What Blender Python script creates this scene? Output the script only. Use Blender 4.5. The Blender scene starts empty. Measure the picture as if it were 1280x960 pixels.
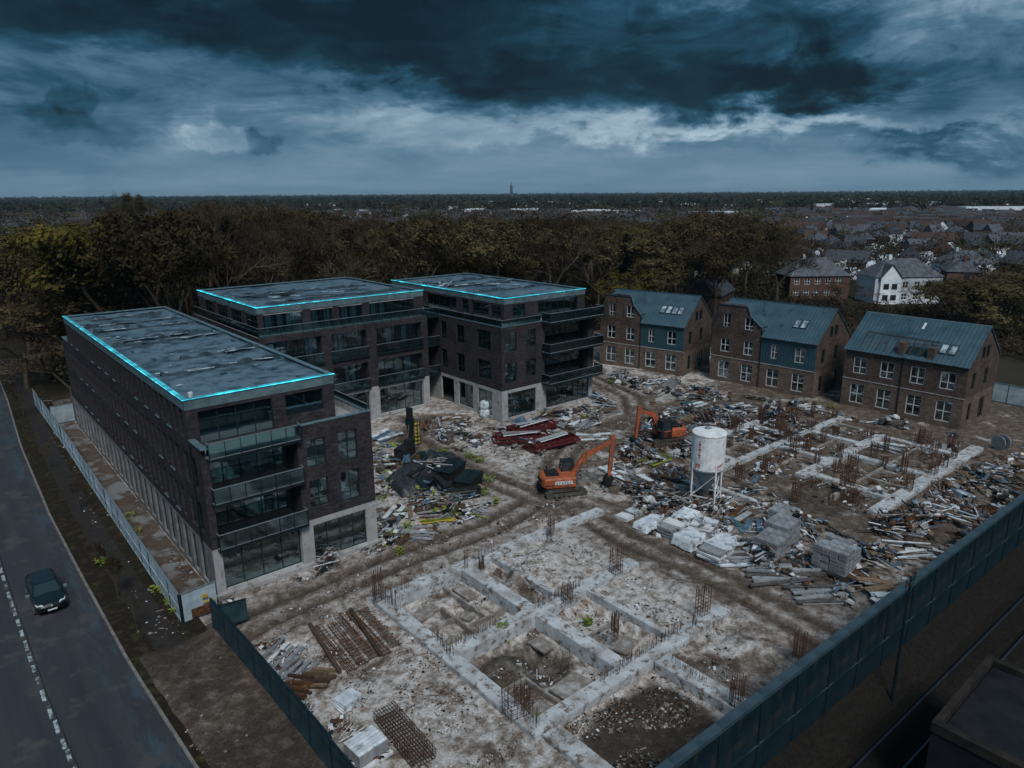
import bpy, math, random
import numpy as np
from mathutils import Vector, Matrix, noise as mnoise

random.seed(7)
rng = np.random.default_rng(7)
S = bpy.context.scene
COL = S.collection
PI = math.pi
R = math.radians

# ------------------------------------------------------------------ camera
CAM = Vector((-11.97, -44.91, 26.0))
YAW = R(-40); TH = math.atan(239 / 888.0); ROLL = R(0.40)
HF = Vector((math.sin(R(40)), math.cos(R(40)), 0))      # horizontal view direction
HR = Vector((math.cos(R(40)), -math.sin(R(40)), 0))     # to the right of it
_f = HF * math.cos(TH) + Vector((0, 0, -math.sin(TH)))
_u = HF * math.sin(TH) + Vector((0, 0, math.cos(TH)))
_r = HR * math.cos(ROLL) - _u * math.sin(ROLL)
_U = HR * math.sin(ROLL) + _u * math.cos(ROLL)
cd = bpy.data.cameras.new('camera'); cam = bpy.data.objects.new('camera', cd); COL.objects.link(cam)
cd.sensor_width = 36; cd.lens = 36 * 888 / 1280; cd.clip_end = 40000; cd.clip_start = 0.5
cam.matrix_world = Matrix(((_r.x, _U.x, -_f.x, CAM.x), (_r.y, _U.y, -_f.y, CAM.y), (_r.z, _U.z, -_f.z, CAM.z), (0, 0, 0, 1)))
S.camera = cam
S.render.resolution_x = 1024; S.render.resolution_y = 768


def at(px, py, z=0.0):
    """survey point: where the photograph's pixel meets the level z"""
    d = _f * 888 + _r * (px - 640) - _U * (py - 480)
    t = (z - CAM.z) / d.z
    p = CAM + d * t
    return Vector((p.x, p.y, z))


def far(px, dist, z=0.0):
    p = CAM + HF * dist + HR * ((px - 640) / 919.0 * dist)
    return Vector((p.x, p.y, z))


# ------------------------------------------------------------------ world
SUN_EL, SUN_AZ = R(52), R(205)          # azimuth measured from +Y clockwise: behind the camera, a little left
W = bpy.data.worlds.new('World'); S.world = W; W.use_nodes = True
nt = W.node_tree; nt.nodes.clear()


class NB:
    def __init__(s, t): s.t = t
    def n(s, ty, **k):
        x = s.t.nodes.new(ty)
        for a, b in k.items(): setattr(x, a, b)
        return x
    def l(s, a, b): s.t.links.new(a, b)
    def put(s, sock, v):
        if hasattr(v, 'node'): s.l(v, sock)
        else: sock.default_value = v
    def m(s, op, a, b=0.0, c=0.0, clamp=False):
        x = s.n('ShaderNodeMath', operation=op, use_clamp=clamp)
        s.put(x.inputs[0], a); s.put(x.inputs[1], b); s.put(x.inputs[2], c)
        return x.outputs[0]
    def vm(s, op, a, b):
        x = s.n('ShaderNodeVectorMath', operation=op)
        s.put(x.inputs[0], a); s.put(x.inputs[1], b)
        return x.outputs['Value'] if op == 'DOT_PRODUCT' else x.outputs[0]
    def noise(s, vec, scale, detail=5, rough=.55, dist=0.0, col=False):
        x = s.n('ShaderNodeTexNoise'); x.inputs['Scale'].default_value = scale
        x.inputs['Detail'].default_value = detail; x.inputs['Roughness'].default_value = rough
        x.inputs['Distortion'].default_value = dist
        if vec is not None: s.l(vec, x.inputs['Vector'])
        return x.outputs['Color' if col else 'Fac']
    def ramp(s, fac, stops, interp='LINEAR'):
        x = s.n('ShaderNodeValToRGB'); cr = x.color_ramp; cr.interpolation = interp
        while len(cr.elements) < len(stops): cr.elements.new(0.5)
        for e, (p, c) in zip(cr.elements, stops):
            e.position = p; e.color = (*c, 1) if len(c) == 3 else c
        s.put(x.inputs[0], fac)
        return x.outputs[0]
    def mix(s, fac, a, b, bt='MIX'):
        x = s.n('ShaderNodeMix', data_type='RGBA', blend_type=bt)
        s.put(x.inputs[0], fac)
        s.put(x.inputs[6], (*a, 1) if isinstance(a, tuple) and len(a) == 3 else a)
        s.put(x.inputs[7], (*b, 1) if isinstance(b, tuple) and len(b) == 3 else b)
        return x.outputs[2]
    def comb(s, a, b, c):
        x = s.n('ShaderNodeCombineXYZ'); s.put(x.inputs[0], a); s.put(x.inputs[1], b); s.put(x.inputs[2], c)
        return x.outputs[0]
    def sstep(s, v, lo, hi):
        x = s.n('ShaderNodeMapRange', interpolation_type='SMOOTHSTEP')
        s.put(x.inputs[0], v); x.inputs[1].default_value = lo; x.inputs[2].default_value = hi
        return x.outputs[0]


b = NB(nt)
tc = b.n('ShaderNodeTexCoord').outputs['Generated']
Xr = b.vm('DOT_PRODUCT', tc, tuple(HR)); Yf = b.vm('DOT_PRODUCT', tc, tuple(HF)); Zz = b.vm('DOT_PRODUCT', tc, (0, 0, 1))
hyp = b.m('SQRT', b.m('ADD', b.m('MULTIPLY', Xr, Xr), b.m('MULTIPLY', Yf, Yf)))
AZ = b.m('ARCTAN2', Xr, Yf)                       # compass angle from the site axis
EL = b.m('ARCTAN2', Zz, hyp)                      # height over the horizon
den = b.m('ADD', b.m('MAXIMUM', Zz, 0.0), 0.07)
pl = b.comb(b.m('DIVIDE', Xr, den), b.m('DIVIDE', Yf, den), 0.0)   # cloud layer seen in perspective
big = b.noise(pl, 0.33, 6, .58, .4)
wis = b.noise(b.comb(b.m('MULTIPLY', AZ, 2.8), b.m('MULTIPLY', EL, 11), 0.3), 2.2, 10, .66, .9)
wrp = b.noise(b.comb(b.m('MULTIPLY', AZ, 3.0), b.m('MULTIPLY', EL, 7.0), 1.7), 2.2, 6, .62, .2)
wrp2 = b.noise(b.comb(b.m('MULTIPLY', AZ, 3.0), b.m('MULTIPLY', EL, 7.0), 9.7), 2.6, 6, .62, .2)
fin = b.noise(b.comb(AZ, EL, 0.0), 26, 6, .62, .0)
AZf = b.m('ADD', AZ, b.m('MULTIPLY', b.m('SUBTRACT', fin, .5), .07))
ELf = b.m('ADD', EL, b.m('MULTIPLY', b.m('SUBTRACT', b.noise(b.comb(AZ, EL, 3.0), 30, 6, .62), .5), .05))

bil = b.noise(b.comb(b.m('MULTIPLY', AZ, 1.0), b.m('MULTIPLY', EL, 1.9), 2.0), 9, 9, .66, .7)
AZw = b.m('ADD', b.m('ADD', AZ, b.m('MULTIPLY', b.m('SUBTRACT', wrp, .5), .35)), b.m('MULTIPLY', b.m('SUBTRACT', bil, .5), .16))
ELw = b.m('ADD', b.m('ADD', EL, b.m('MULTIPLY', b.m('SUBTRACT', wrp2, .5), .12)), b.m('MULTIPLY', b.m('SUBTRACT', bil, .5), .075))


def blob(px, py, rx, ry, amp, fine=False, hard=False):
    """a cloud: direction and angular size, edges broken up by noise"""
    a0 = math.atan((px - 640) / 919.0); e0 = (241 - py) / 919.0 * math.cos(a0) * .98
    u = b.m('DIVIDE', b.m('SUBTRACT', AZf if fine else AZw, a0), rx / 919.0)
    v = b.m('DIVIDE', b.m('SUBTRACT', ELf if fine else ELw, e0), ry / 919.0)
    r2 = b.m('ADD', b.m('MULTIPLY', u, u), b.m('MULTIPLY', v, v))
    g = b.m('POWER', 2.718, b.m('MULTIPLY', r2, -1.0))
    if hard == 2: g = b.sstep(g, .12, .72)
    elif hard: g = b.sstep(g, .22, .62)
    return b.m('MULTIPLY', g, amp)


L = b.m('ADD', .50, b.m('MULTIPLY', b.m('SUBTRACT', wis, .5), .50))
L = b.m('ADD', L, b.m('MULTIPLY', b.m('SUBTRACT', big, .5), .60))
low = b.sstep(EL, .10, .02)                        # the even grey band over the horizon
L = b.m('ADD', b.m('MULTIPLY', L, b.m('SUBTRACT', 1.0, b.m('MULTIPLY', low, .75))), b.m('MULTIPLY', low, .445))
for a in [(800, 66, 330, 58, -.17), (770, 112, 230, 32, -.12), (980, 122, 70, 26, -.30), (480, 104, 200, 20, -.20), (120, 40, 300, 40, -.28),
          (420, 30, 260, 50, -.24), (60, 150, 170, 50, -.13), (1180, 175, 90, 16, -.30), (1190, 110, 150, 34, -.12), (620, 10, 200, 25, -.30),
          (1210, 22, 100, 20, .16), (880, 20, 110, 14, .12), (1050, 70, 130, 25, .14), (330, 98, 160, 22, .14), (870, 165, 300, 13, .30), (560, 150, 170, 10, .12),
          (1060, 134, 70, 10, .2), (1060, 168, 200, 9, .16), (60, 95, 90, 20, .06)]:
    L = b.m('ADD', L, blob(*a))
puff = b.noise(b.comb(b.m('MULTIPLY', AZ, 1.0), b.m('MULTIPLY', EL, 1.6), 5.0), 34, 5, .6, .3)
for a in [(108, 126, 26, 19, -.12), (92, 146, 34, 13, -.10), (252, 154, 30, 17, .09), (280, 172, 46, 14, .11), (230, 176, 40, 12, .07), (205, 168, 40, 12, .04), (336, 178, 24, 13, -.12), (982, 150, 26, 11, -.16), (160, 170, 80, 12, -.07)]:
    gq = blob(*a, fine=True, hard=True); L = b.m('ADD', L, b.m('MULTIPLY', gq, b.m('ADD', .1, b.m('MULTIPLY', puff, 1.7))))
for a in [(770, 82, 330, 66, -.13), (960, 100, 130, 50, -.11), (150, 22, 330, 34, -.08), (500, 96, 190, 20, -.07)]:
    L = b.m('ADD', L, blob(*a, hard=2))
L = b.m('ADD', L, b.m('MULTIPLY', b.m('SUBTRACT', bil, .5), b.m('MULTIPLY', b.sstep(EL, .03, .12), .30)))
cl = b.ramp(b.m('MAXIMUM', L, 0.0), [(0.0, (.0022, .0088, .0150)), (.15, (.0042, .0185, .031)), (.32, (.0120, .050, .084)), (.5, (.052, .112, .166)), (.68, (.142, .212, .272)), (.9, (.28, .37, .43))])
sky = b.n('ShaderNodeTexSky', sky_type='NISHITA'); sky.sun_disc = False
sky.sun_elevation = SUN_EL; sky.sun_rotation = SUN_AZ
nis = b.mix(1.0, sky.outputs[0], (.05, .05, .05, 1), 'MULTIPLY')
colr = b.mix(.015, cl, nis)
bg = b.n('ShaderNodeBackground'); b.l(colr, bg.inputs[0]); bg.inputs[1].default_value = 1.0
wo = b.n('ShaderNodeOutputWorld'); b.l(bg.outputs[0], wo.inputs[0])

sd = bpy.data.lights.new('sun', 'SUN'); sd.energy = 1.5; sd.angle = R(20); sd.color = (1.0, .965, .93)
sun = bpy.data.objects.new('sun', sd); COL.objects.link(sun)
sdir = Vector((math.sin(SUN_AZ) * math.cos(SUN_EL), math.cos(SUN_AZ) * math.cos(SUN_EL), math.sin(SUN_EL)))
sun.rotation_euler = sdir.to_track_quat('Z', 'Y').to_euler()
sun.location = (0, 0, 90)
S.view_settings.view_transform = 'Standard'; S.view_settings.look = 'None'
S.view_settings.exposure = 0.68; S.view_settings.gamma = 1
S.render.engine = 'CYCLES'
S.cycles.max_bounces = 6; S.cycles.transparent_max_bounces = 12

# ------------------------------------------------------------------ materials
MATS = {}


def mat(name, c1, c2=None, scale=3.0, rough=.8, metal=0.0, bump=0.0, bscale=20.0, spec=.08, rnd=0.0, c3=None, emit=None, detail=5, contrast=(.35, .65), rough2=None):
    m = bpy.data.materials.new(name); m.use_nodes = True
    t = m.node_tree; q = NB(t); p = t.nodes['Principled BSDF']
    co = q.n('ShaderNodeTexCoord').outputs['Object']
    p.inputs['Roughness'].default_value = rough; p.inputs['Metallic'].default_value = metal
    p.inputs['Specular IOR Level'].default_value = spec
    if c2 is None: c2 = tuple(x * .7 for x in c1)
    f = q.noise(co, scale, detail, .62)
    stops = [(contrast[0], c1), (contrast[1], c2)]
    if c3: stops = [(contrast[0], c1), (.5, c2), (contrast[1], c3)]
    out = q.ramp(f, stops)
    if rnd:
        oi = q.n('ShaderNodeObjectInfo').outputs['Random']
        h = q.n('ShaderNodeHueSaturation'); q.l(out, h.inputs['Color'])
        q.l(q.m('ADD', 1 - rnd, q.m('MULTIPLY', oi, 2 * rnd)), h.inputs['Value'])
        q.l(q.m('ADD', .5 - rnd * .03, q.m('MULTIPLY', q.m('FRACT', q.m('MULTIPLY', oi, 7.3)), rnd * .06)), h.inputs['Hue'])
        out = h.outputs[0]
    q.l(out, p.inputs['Base Color'])
    if rough2 is not None:
        q.l(q.ramp(q.noise(co, scale * .6, 4, .6), [(.4, (rough,) * 3), (.6, (rough2,) * 3)]), p.inputs['Roughness'])
    if bump:
        bn = q.n('ShaderNodeBump'); bn.inputs['Strength'].default_value = bump; bn.inputs['Distance'].default_value = .05
        q.l(q.noise(co, bscale, 5, .6), bn.inputs['Height']); q.l(bn.outputs[0], p.inputs['Normal'])
    if emit:
        es = q.ramp(q.noise(co, .8, 4, .7), [(.38, (.10,) * 3), (.52, (.6,) * 3), (.64, (1.7,) * 3)]); q.l(q.m('MULTIPLY', es, emit[1]), p.inputs['Emission Strength'])
        p.inputs['Emission Color'].default_value = (*emit[0], 1); p.inputs['Emission Strength'].default_value = emit[1]
    MATS[name] = m
    return m


def brick_mat(name, c1, c2, mortar, w=.44, h=.11):
    m = bpy.data.materials.new(name); m.use_nodes = True
    t = m.node_tree; q = NB(t); p = t.nodes['Principled BSDF']
    uv = q.n('ShaderNodeTexCoord').outputs['UV']
    br = q.n('ShaderNodeTexBrick'); q.l(uv, br.inputs['Vector'])
    br.inputs['Color1'].default_value = (*c1, 1); br.inputs['Color2'].default_value = (*c2, 1); br.inputs['Mortar'].default_value = (*mortar, 1)
    br.inputs['Scale'].default_value = 1; br.inputs['Brick Width'].default_value = w; br.inputs['Row Height'].default_value = h
    br.inputs['Mortar Size'].default_value = .012; br.inputs['Bias'].default_value = -.1
    n1 = q.noise(uv, .5, 6, .65); n2 = q.noise(uv, 3.5, 4, .7)
    c = q.mix(1.0, br.outputs[0], q.ramp(n1, [(.3, (.62, .62, .64)), (.7, (1.25, 1.2, 1.15))]), 'MULTIPLY')
    c = q.mix(1.0, c, q.ramp(n2, [(.3, (.6, .6, .6)), (.7, (1.35, 1.3, 1.3))]), 'MULTIPLY')
    q.l(c, p.inputs['Base Color']); p.inputs['Roughness'].default_value = .85; p.inputs['Specular IOR Level'].default_value = .08
    bn = q.n('ShaderNodeBump'); bn.inputs['Strength'].default_value = .5; bn.inputs['Distance'].default_value = .02
    q.l(br.outputs[1], bn.inputs['Height']); bn.invert = True; q.l(bn.outputs[0], p.inputs['Normal'])
    MATS[name] = m


def glass_mat(name, tint, refl, rough=.03, through=.75):
    m = bpy.data.materials.new(name); m.use_nodes = True
    t = m.node_tree; t.nodes.clear(); q = NB(t)
    tr = q.n('ShaderNodeBsdfTransparent'); tr.inputs[0].default_value = (*tint, 1)
    gl = q.n('ShaderNodeBsdfGlossy'); gl.inputs['Roughness'].default_value = rough; gl.inputs[0].default_value = (.75, .92, .95, 1)
    df = q.n('ShaderNodeBsdfDiffuse'); df.inputs[0].default_value = (.03, .06, .07, 1)
    mx = q.n('ShaderNodeMixShader'); mx.inputs[0].default_value = through; q.l(df.outputs[0], mx.inputs[1]); q.l(tr.outputs[0], mx.inputs[2])
    fr = q.n('ShaderNodeFresnel'); fr.inputs[0].default_value = 1.5
    m2 = q.n('ShaderNodeMixShader'); q.l(q.m('ADD', q.m('MULTIPLY', fr.outputs[0], 1.0), refl, clamp=True), m2.inputs[0])
    co = q.n('ShaderNodeTexCoord').outputs['Object']
    bn = q.n('ShaderNodeBump'); bn.inputs['Strength'].default_value = .12; bn.inputs['Distance'].default_value = .05
    q.l(q.noise(co, 1.3, 3, .5), bn.inputs['Height']); q.l(bn.outputs[0], gl.inputs['Normal'])
    q.l(mx.outputs[0], m2.inputs[1]); q.l(gl.outputs[0], m2.inputs[2])
    o = q.n('ShaderNodeOutputMaterial'); q.l(m2.outputs[0], o.inputs[0])
    MATS[name] = m


brick_mat('brick_dark', (.034, .032, .038), (.066, .061, .070), (.032, .032, .036))
brick_mat('brick_tan', (.125, .098, .080), (.195, .155, .125), (.13, .12, .11))
brick_mat('brick_brown', (.078, .060, .052), (.130, .100, .084), (.08, .074, .07))
glass_mat('glass', (.86, .94, .96), .15, .03, .92)
glass_mat('rail_glass', (.62, .80, .80), .10, .08, .90)
mat('concrete', (.40, .41, .41), (.27, .275, .28), 1.3, .85, bump=.3, contrast=(.3, .7))
mat('beam_concrete', (.56, .60, .64), (.42, .45, .475), .9, .8, c3=(.20, .175, .15), bump=.5, bscale=9, contrast=(.28, .74), detail=8)
mat('slab_concrete', (.33, .32, .31), (.17, .15, .135), .8, .8, c3=(.42, .41, .40), bump=.4, contrast=(.35, .68), detail=8)
mat('pier_concrete', (.21, .215, .22), (.12, .122, .125), 1.1, .85, bump=.3)
mat('terrace', (.32, .33, .34), (.24, .25, .26), 1.5, .7)
mat('metal_dark', (.022, .042, .050), (.014, .026, .032), 2, .45, .5)
mat('frame_dark', (.020, .042, .046), (.012, .024, .028), 2, .5, .2)
mat('frame_white', (.66, .68, .70), (.5, .52, .54), 3, .5)
mat('rail_metal', (.45, .53, .57), (.28, .34, .37), 3, .35, .7)
mat('cap_metal', (.33, .49, .55), (.18, .29, .34), 2.5, .35, .7)
mat('membrane', (.045, .095, .135), (.115, .180, .230), .55, .55, c3=(.024, .054, .080), bump=.7, bscale=3.5, spec=.5, contrast=(.32, .68), detail=9, rough2=.28)
mat('membrane_seam', (.05, .085, .11), (.02, .035, .048), 1.5, .5, bump=.4)
mat('seam_flap', (.42, .5, .56), (.1, .15, .19), 1.2, .5, contrast=(.42, .58))
mat('fascia', (.14, .20, .22), (.07, .11, .125), 1.2, .6, .1, bump=.1)  # teal tint painted in for the glow of the roof edge strips
mat('led', (.1, .8, .9), (.1, .8, .9), 1, .5, emit=((.02, .46, .58), 2.0))
mat('led_dim', (.1, .6, .7), (.1, .6, .7), 1, .5, emit=((.04, .34, .46), 1.5))
mat('led_glow', (.05, .25, .3), (.05, .2, .25), 1, .5, emit=((.02, .28, .36), .75))  # emissive stand-in for the strips' glow on the parapet cap, no lamp
mat('roof_metal', (.036, .082, .112), (.088, .150, .185), .5, .42, .35, spec=.5, detail=10, contrast=(.3, .72), rough2=.55)
mat('roof_rib', (.045, .115, .15), (.03, .085, .115), 1, .4, .4)
mat('clad_metal', (.040, .088, .112), (.055, .112, .14), .8, .5, .3)
mat('interior', (.06, .058, .055), (.10, .095, .09), .7, .9)
mat('plasterboard', (.84, .88, .90), (.62, .67, .70), .8, .9)
mat('orange', (.50, .12, .042), (.33, .08, .032), 2.6, .55, c3=(.13, .085, .06), bump=.15, spec=.4, detail=10, contrast=(.4, .72))
mat('rubber', (.035, .034, .034), (.11, .098, .085), 3, .85, bump=.3)
mat('steel_grey', (.16, .155, .15), (.08, .075, .07), 3, .6, .4)
mat('black_plastic', (.012, .014, .015), (.028, .03, .032), 3, .55, bump=.2)
mat('rust', (.13, .058, .03), (.055, .028, .018), 3, .9, c3=(.2, .10, .055), bump=.4)
mat('rebar', (.085, .05, .035), (.045, .032, .028), 3, .85)
mat('timber', (.20, .145, .095), (.10, .07, .05), 4, .85, rnd=.35, bump=.2)
mat('timber_dark', (.085, .055, .038), (.045, .03, .022), 4, .9, rnd=.3)
mat('wrap_white', (.62, .67, .72), (.34, .40, .45), 1.8, .42, rnd=.18, bump=.8, bscale=5, contrast=(.4, .65))
mat('board_grey', (.30, .32, .34), (.18, .19, .205), 2, .75, rnd=.25, bump=.2)
mat('block_grey', (.25, .27, .295), (.16, .175, .195), 4, .85, rnd=.22, bump=.3)
mat('tarp_blue', (.10, .17, .25), (.05, .09, .14), 2, .5, rnd=.2)
mat('tarp_black', (.014, .017, .02), (.035, .042, .05), 2, .4, bump=.6, bscale=5, spec=.5)
mat('red_steel', (.125, .024, .028), (.060, .016, .020), 2, .55, rnd=.15, bump=.2)
mat('yellow', (.55, .42, .05), (.38, .27, .04), 2, .6)
mat('weed', (.20, .24, .04), (.11, .15, .03), 3, .8, rnd=.2)
mat('pipe_teal', (.07, .16, .17), (.04, .1, .11), 2, .5)
mat('rubble', (.36, .35, .34), (.17, .15, .13), 1.4, .9, c3=(.25, .24, .235), rnd=0, contrast=(.3, .7))
mat('white_bit', (.66, .69, .72), (.45, .48, .5), 2, .7)
mat('silo_white', (.76, .79, .81), (.66, .69, .71), 1.6, .5, c3=(.40, .40, .39), detail=10, contrast=(.42, .82))
mat('silo_grey', (.26, .30, .33), (.18, .21, .24), 1.2, .5)
mat('red_mark', (.5, .07, .05), (.4, .06, .05), 3, .6)
mat('hoard_light', (.42, .52, .58), (.24, .31, .36), 1.1, .6, bump=.15, detail=9, rnd=.15)
mat('hoard_dark', (.016, .036, .046), (.035, .068, .08), 1.1, .55, bump=.1)
mat('barrier', (.015, .034, .047), (.007, .019, .028), .6, .6, .2, bump=.35, bscale=9, detail=9)
mat('barrier_cap', (.06, .10, .125), (.03, .055, .07), .7, .5, .2)
mat('barrier_line', (.055, .085, .10), (.012, .03, .045), .5, .5, .2, contrast=(.45, .55))
mat('kerb', (.20, .19, .18), (.12, .11, .105), 2, .85)
mat('pale_paint', (.42, .50, .54), (.30, .36, .39), 4, .7)
mat('asphalt_path', (.034, .031, .030), (.022, .020, .019), 1.5, .9, bump=.3)
mat('paving', (.17, .175, .18), (.075, .055, .042), .35, .85, c3=(.10, .085, .075), bump=.4, detail=9, contrast=(.42, .6))
mat('verge', (.042, .032, .022), (.014, .012, .009), .9, .95, c3=(.038, .036, .018), bump=.8, bscale=7, detail=9)
mat('woodland_floor', (.012, .011, .008), (.022, .020, .012), .03, .95, c3=(.04, .036, .028), detail=10, contrast=(.4, .62))
mat('bark', (.105, .085, .062), (.055, .045, .034), 3, .95)
mat('twigs', (.095, .068, .042), (.026, .020, .014), .35, .95, rnd=.5, detail=8)
mat('twigs_olive', (.088, .070, .030), (.030, .025, .014), .35, .95, rnd=.5, detail=8)
mat('leaves_yellow', (.105, .086, .018), (.040, .036, .012), .35, .9, rnd=.25, detail=8)
mat('conifer', (.014, .020, .013), (.008, .012, .009), .5, .95, rnd=.2)
mat('far_trees', (.032, .034, .022), (.018, .022, .017), .012, .95, c3=(.075, .072, .026), detail=9, contrast=(.38, .66))
mat('house_white', (.72, .78, .84), (.50, .55, .60), .5, .8, rnd=.2)
mat('house_brick', (.12, .075, .06), (.075, .05, .042), .5, .9, rnd=.3)
mat('tile_dark', (.085, .095, .115), (.038, .043, .052), 1, .55, rnd=.45)
mat('tile_red', (.075, .050, .044), (.045, .034, .032), 1, .8, rnd=.3)
mat('paint_car', (.008, .018, .024), (.007, .015, .020), 1, .22, .3, spec=.6)
mat('car_glass', (.02, .035, .04), (.02, .03, .035), 1, .06, spec=.9)
mat('lamp_glass', (.62, .68, .7), (.5, .55, .58), 3, .2)
mat('ballast', (.010, .009, .0085), (.020, .018, .016), 5, .95, bump=.8, bscale=14)
mat('rail_steel', (.11, .12, .17), (.06, .06, .08), 3, .4, .8)
mat('lineside_edge', (.035, .030, .026), (.014, .013, .013), 1.5, .8)
mat('felt_dark', (.010, .012, .016), (.019, .021, .026), 1, .75, bump=.4)

# asphalt with worn wheel tracks and damp patches by the kerb, bluish sheen painted in
m = bpy.data.materials.new('asphalt'); m.use_nodes = True; q = NB(m.node_tree); p = m.node_tree.nodes['Principled BSDF']
co = q.n('ShaderNodeTexCoord').outputs['Object']; sp = q.n('ShaderNodeSeparateXYZ'); q.l(co, sp.inputs[0])
st = q.noise(q.comb(sp.outputs[0], q.m('MULTIPLY', sp.outputs[1], .08), 0.0), .9, 6, .6)
c = q.ramp(st, [(.3, (.018, .021, .027)), (.5, (.027, .030, .037)), (.72, (.038, .038, .043))])
wet_sheen = q.m('MULTIPLY', q.sstep(sp.outputs[0], -8.6, -6.4), q.sstep(q.noise(q.comb(q.m('MULTIPLY', sp.outputs[0], 1.0), q.m('MULTIPLY', sp.outputs[1], .22), 0.0), .9, 8, .72), .46, .66))
c = q.mix(wet_sheen, c, (.045, .075, .095))
c = q.mix(1.0, c, q.ramp(q.noise(co, 9, 4, .7), [(.3, (.75, .75, .75)), (.7, (1.25, 1.25, 1.25))]), 'MULTIPLY')
q.l(c, p.inputs['Base Color']); q.l(q.ramp(wet_sheen, [(0, (.72,) * 3), (1, (.3,) * 3)]), p.inputs['Roughness'])
bn = q.n('ShaderNodeBump'); bn.inputs['Strength'].default_value = .3; bn.inputs['Distance'].default_value = .02
q.l(q.noise(co, 30, 4, .7), bn.inputs['Height']); q.l(bn.outputs[0], p.inputs['Normal'])
MATS['asphalt'] = m

# site ground: pale crust, brown mud and dark soil by the vertex attribute "zone"
m = bpy.data.materials.new('site_ground'); m.use_nodes = True; q = NB(m.node_tree); p = m.node_tree.nodes['Principled BSDF']
co = q.n('ShaderNodeTexCoord').outputs['Object']
at_ = q.n('ShaderNodeVertexColor', layer_name='zone'); sp = q.n('ShaderNodeSeparateColor'); q.l(at_.outputs[0], sp.inputs[0])
n1 = q.noise(co, .28, 9, .66, .6); n2 = q.noise(co, 1.5, 8, .7, .4); n3 = q.noise(co, 7, 6, .75)
pale = q.ramp(n2, [(.30, (.10, .078, .058)), (.42, (.24, .205, .175)), (.52, (.44, .42, .405)), (.72, (.62, .62, .63))])
mud = q.ramp(n2, [(.3, (.045, .034, .026)), (.5, (.11, .085, .066)), (.72, (.24, .21, .185))])
fac = q.sstep(q.m('ADD', n1, q.m('MULTIPLY', q.m('SUBTRACT', sp.outputs[0], .5), .55)), .40, .56)
c = q.mix(fac, mud, pale)
c = q.mix(sp.outputs[1], c, q.ramp(n2, [(.3, (.045, .033, .025)), (.52, (.115, .090, .072)), (.72, (.26, .235, .215))]))
c = q.mix(sp.outputs[2], c, q.ramp(n2, [(.3, (.028, .022, .018)), (.55, (.055, .045, .037)), (.78, (.13, .115, .10))]))
c = q.mix(1.0, c, q.ramp(n3, [(.3, (.50, .48, .46)), (.5, (1, 1, 1)), (.72, (1.35, 1.37, 1.4))]), 'MULTIPLY')
q.l(c, p.inputs['Base Color']); p.inputs['Roughness'].default_value = .88; p.inputs['Specular IOR Level'].default_value = .12
bn = q.n('ShaderNodeBump'); bn.inputs['Strength'].default_value = .9; bn.inputs['Distance'].default_value = .12
q.l(q.m('ADD', n2, q.m('MULTIPLY', n3, .4)), bn.inputs['Height']); q.l(bn.outputs[0], p.inputs['Normal'])
MATS['site_ground'] = m


def stain(name, col, lo, hi, scale):
    q = NB(MATS[name].node_tree); p = q.t.nodes['Principled BSDF']; src = p.inputs['Base Color'].links[0].from_socket
    co = q.n('ShaderNodeTexCoord').outputs['Object']
    f = q.sstep(q.m('ADD', q.noise(co, scale, 9, .72), q.m('MULTIPLY', q.noise(co, scale * .25, 4, .6), .35)), lo, hi)
    q.l(q.mix(f, src, col), p.inputs['Base Color'])


stain('beam_concrete', (.15, .12, .10), .68, .82, 2.4); stain('concrete', (.17, .16, .15), .70, .86, 1.5); stain('orange', (.12, .09, .07), .72, .84, 3.0)
stain('roof_metal', (.03, .055, .07), .70, .85, .8); stain('barrier', (.035, .04, .04), .70, .84, .8); stain('wrap_white', (.16, .15, .14), .70, .84, 2.0); stain('asphalt', (.050, .050, .052), .70, .80, .45); stain('pale_paint', (.06, .065, .07), .60, .74, 2.2); stain('membrane', (.025, .045, .062), .66, .82, .45)


def M_(x): return MATS[x]


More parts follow.
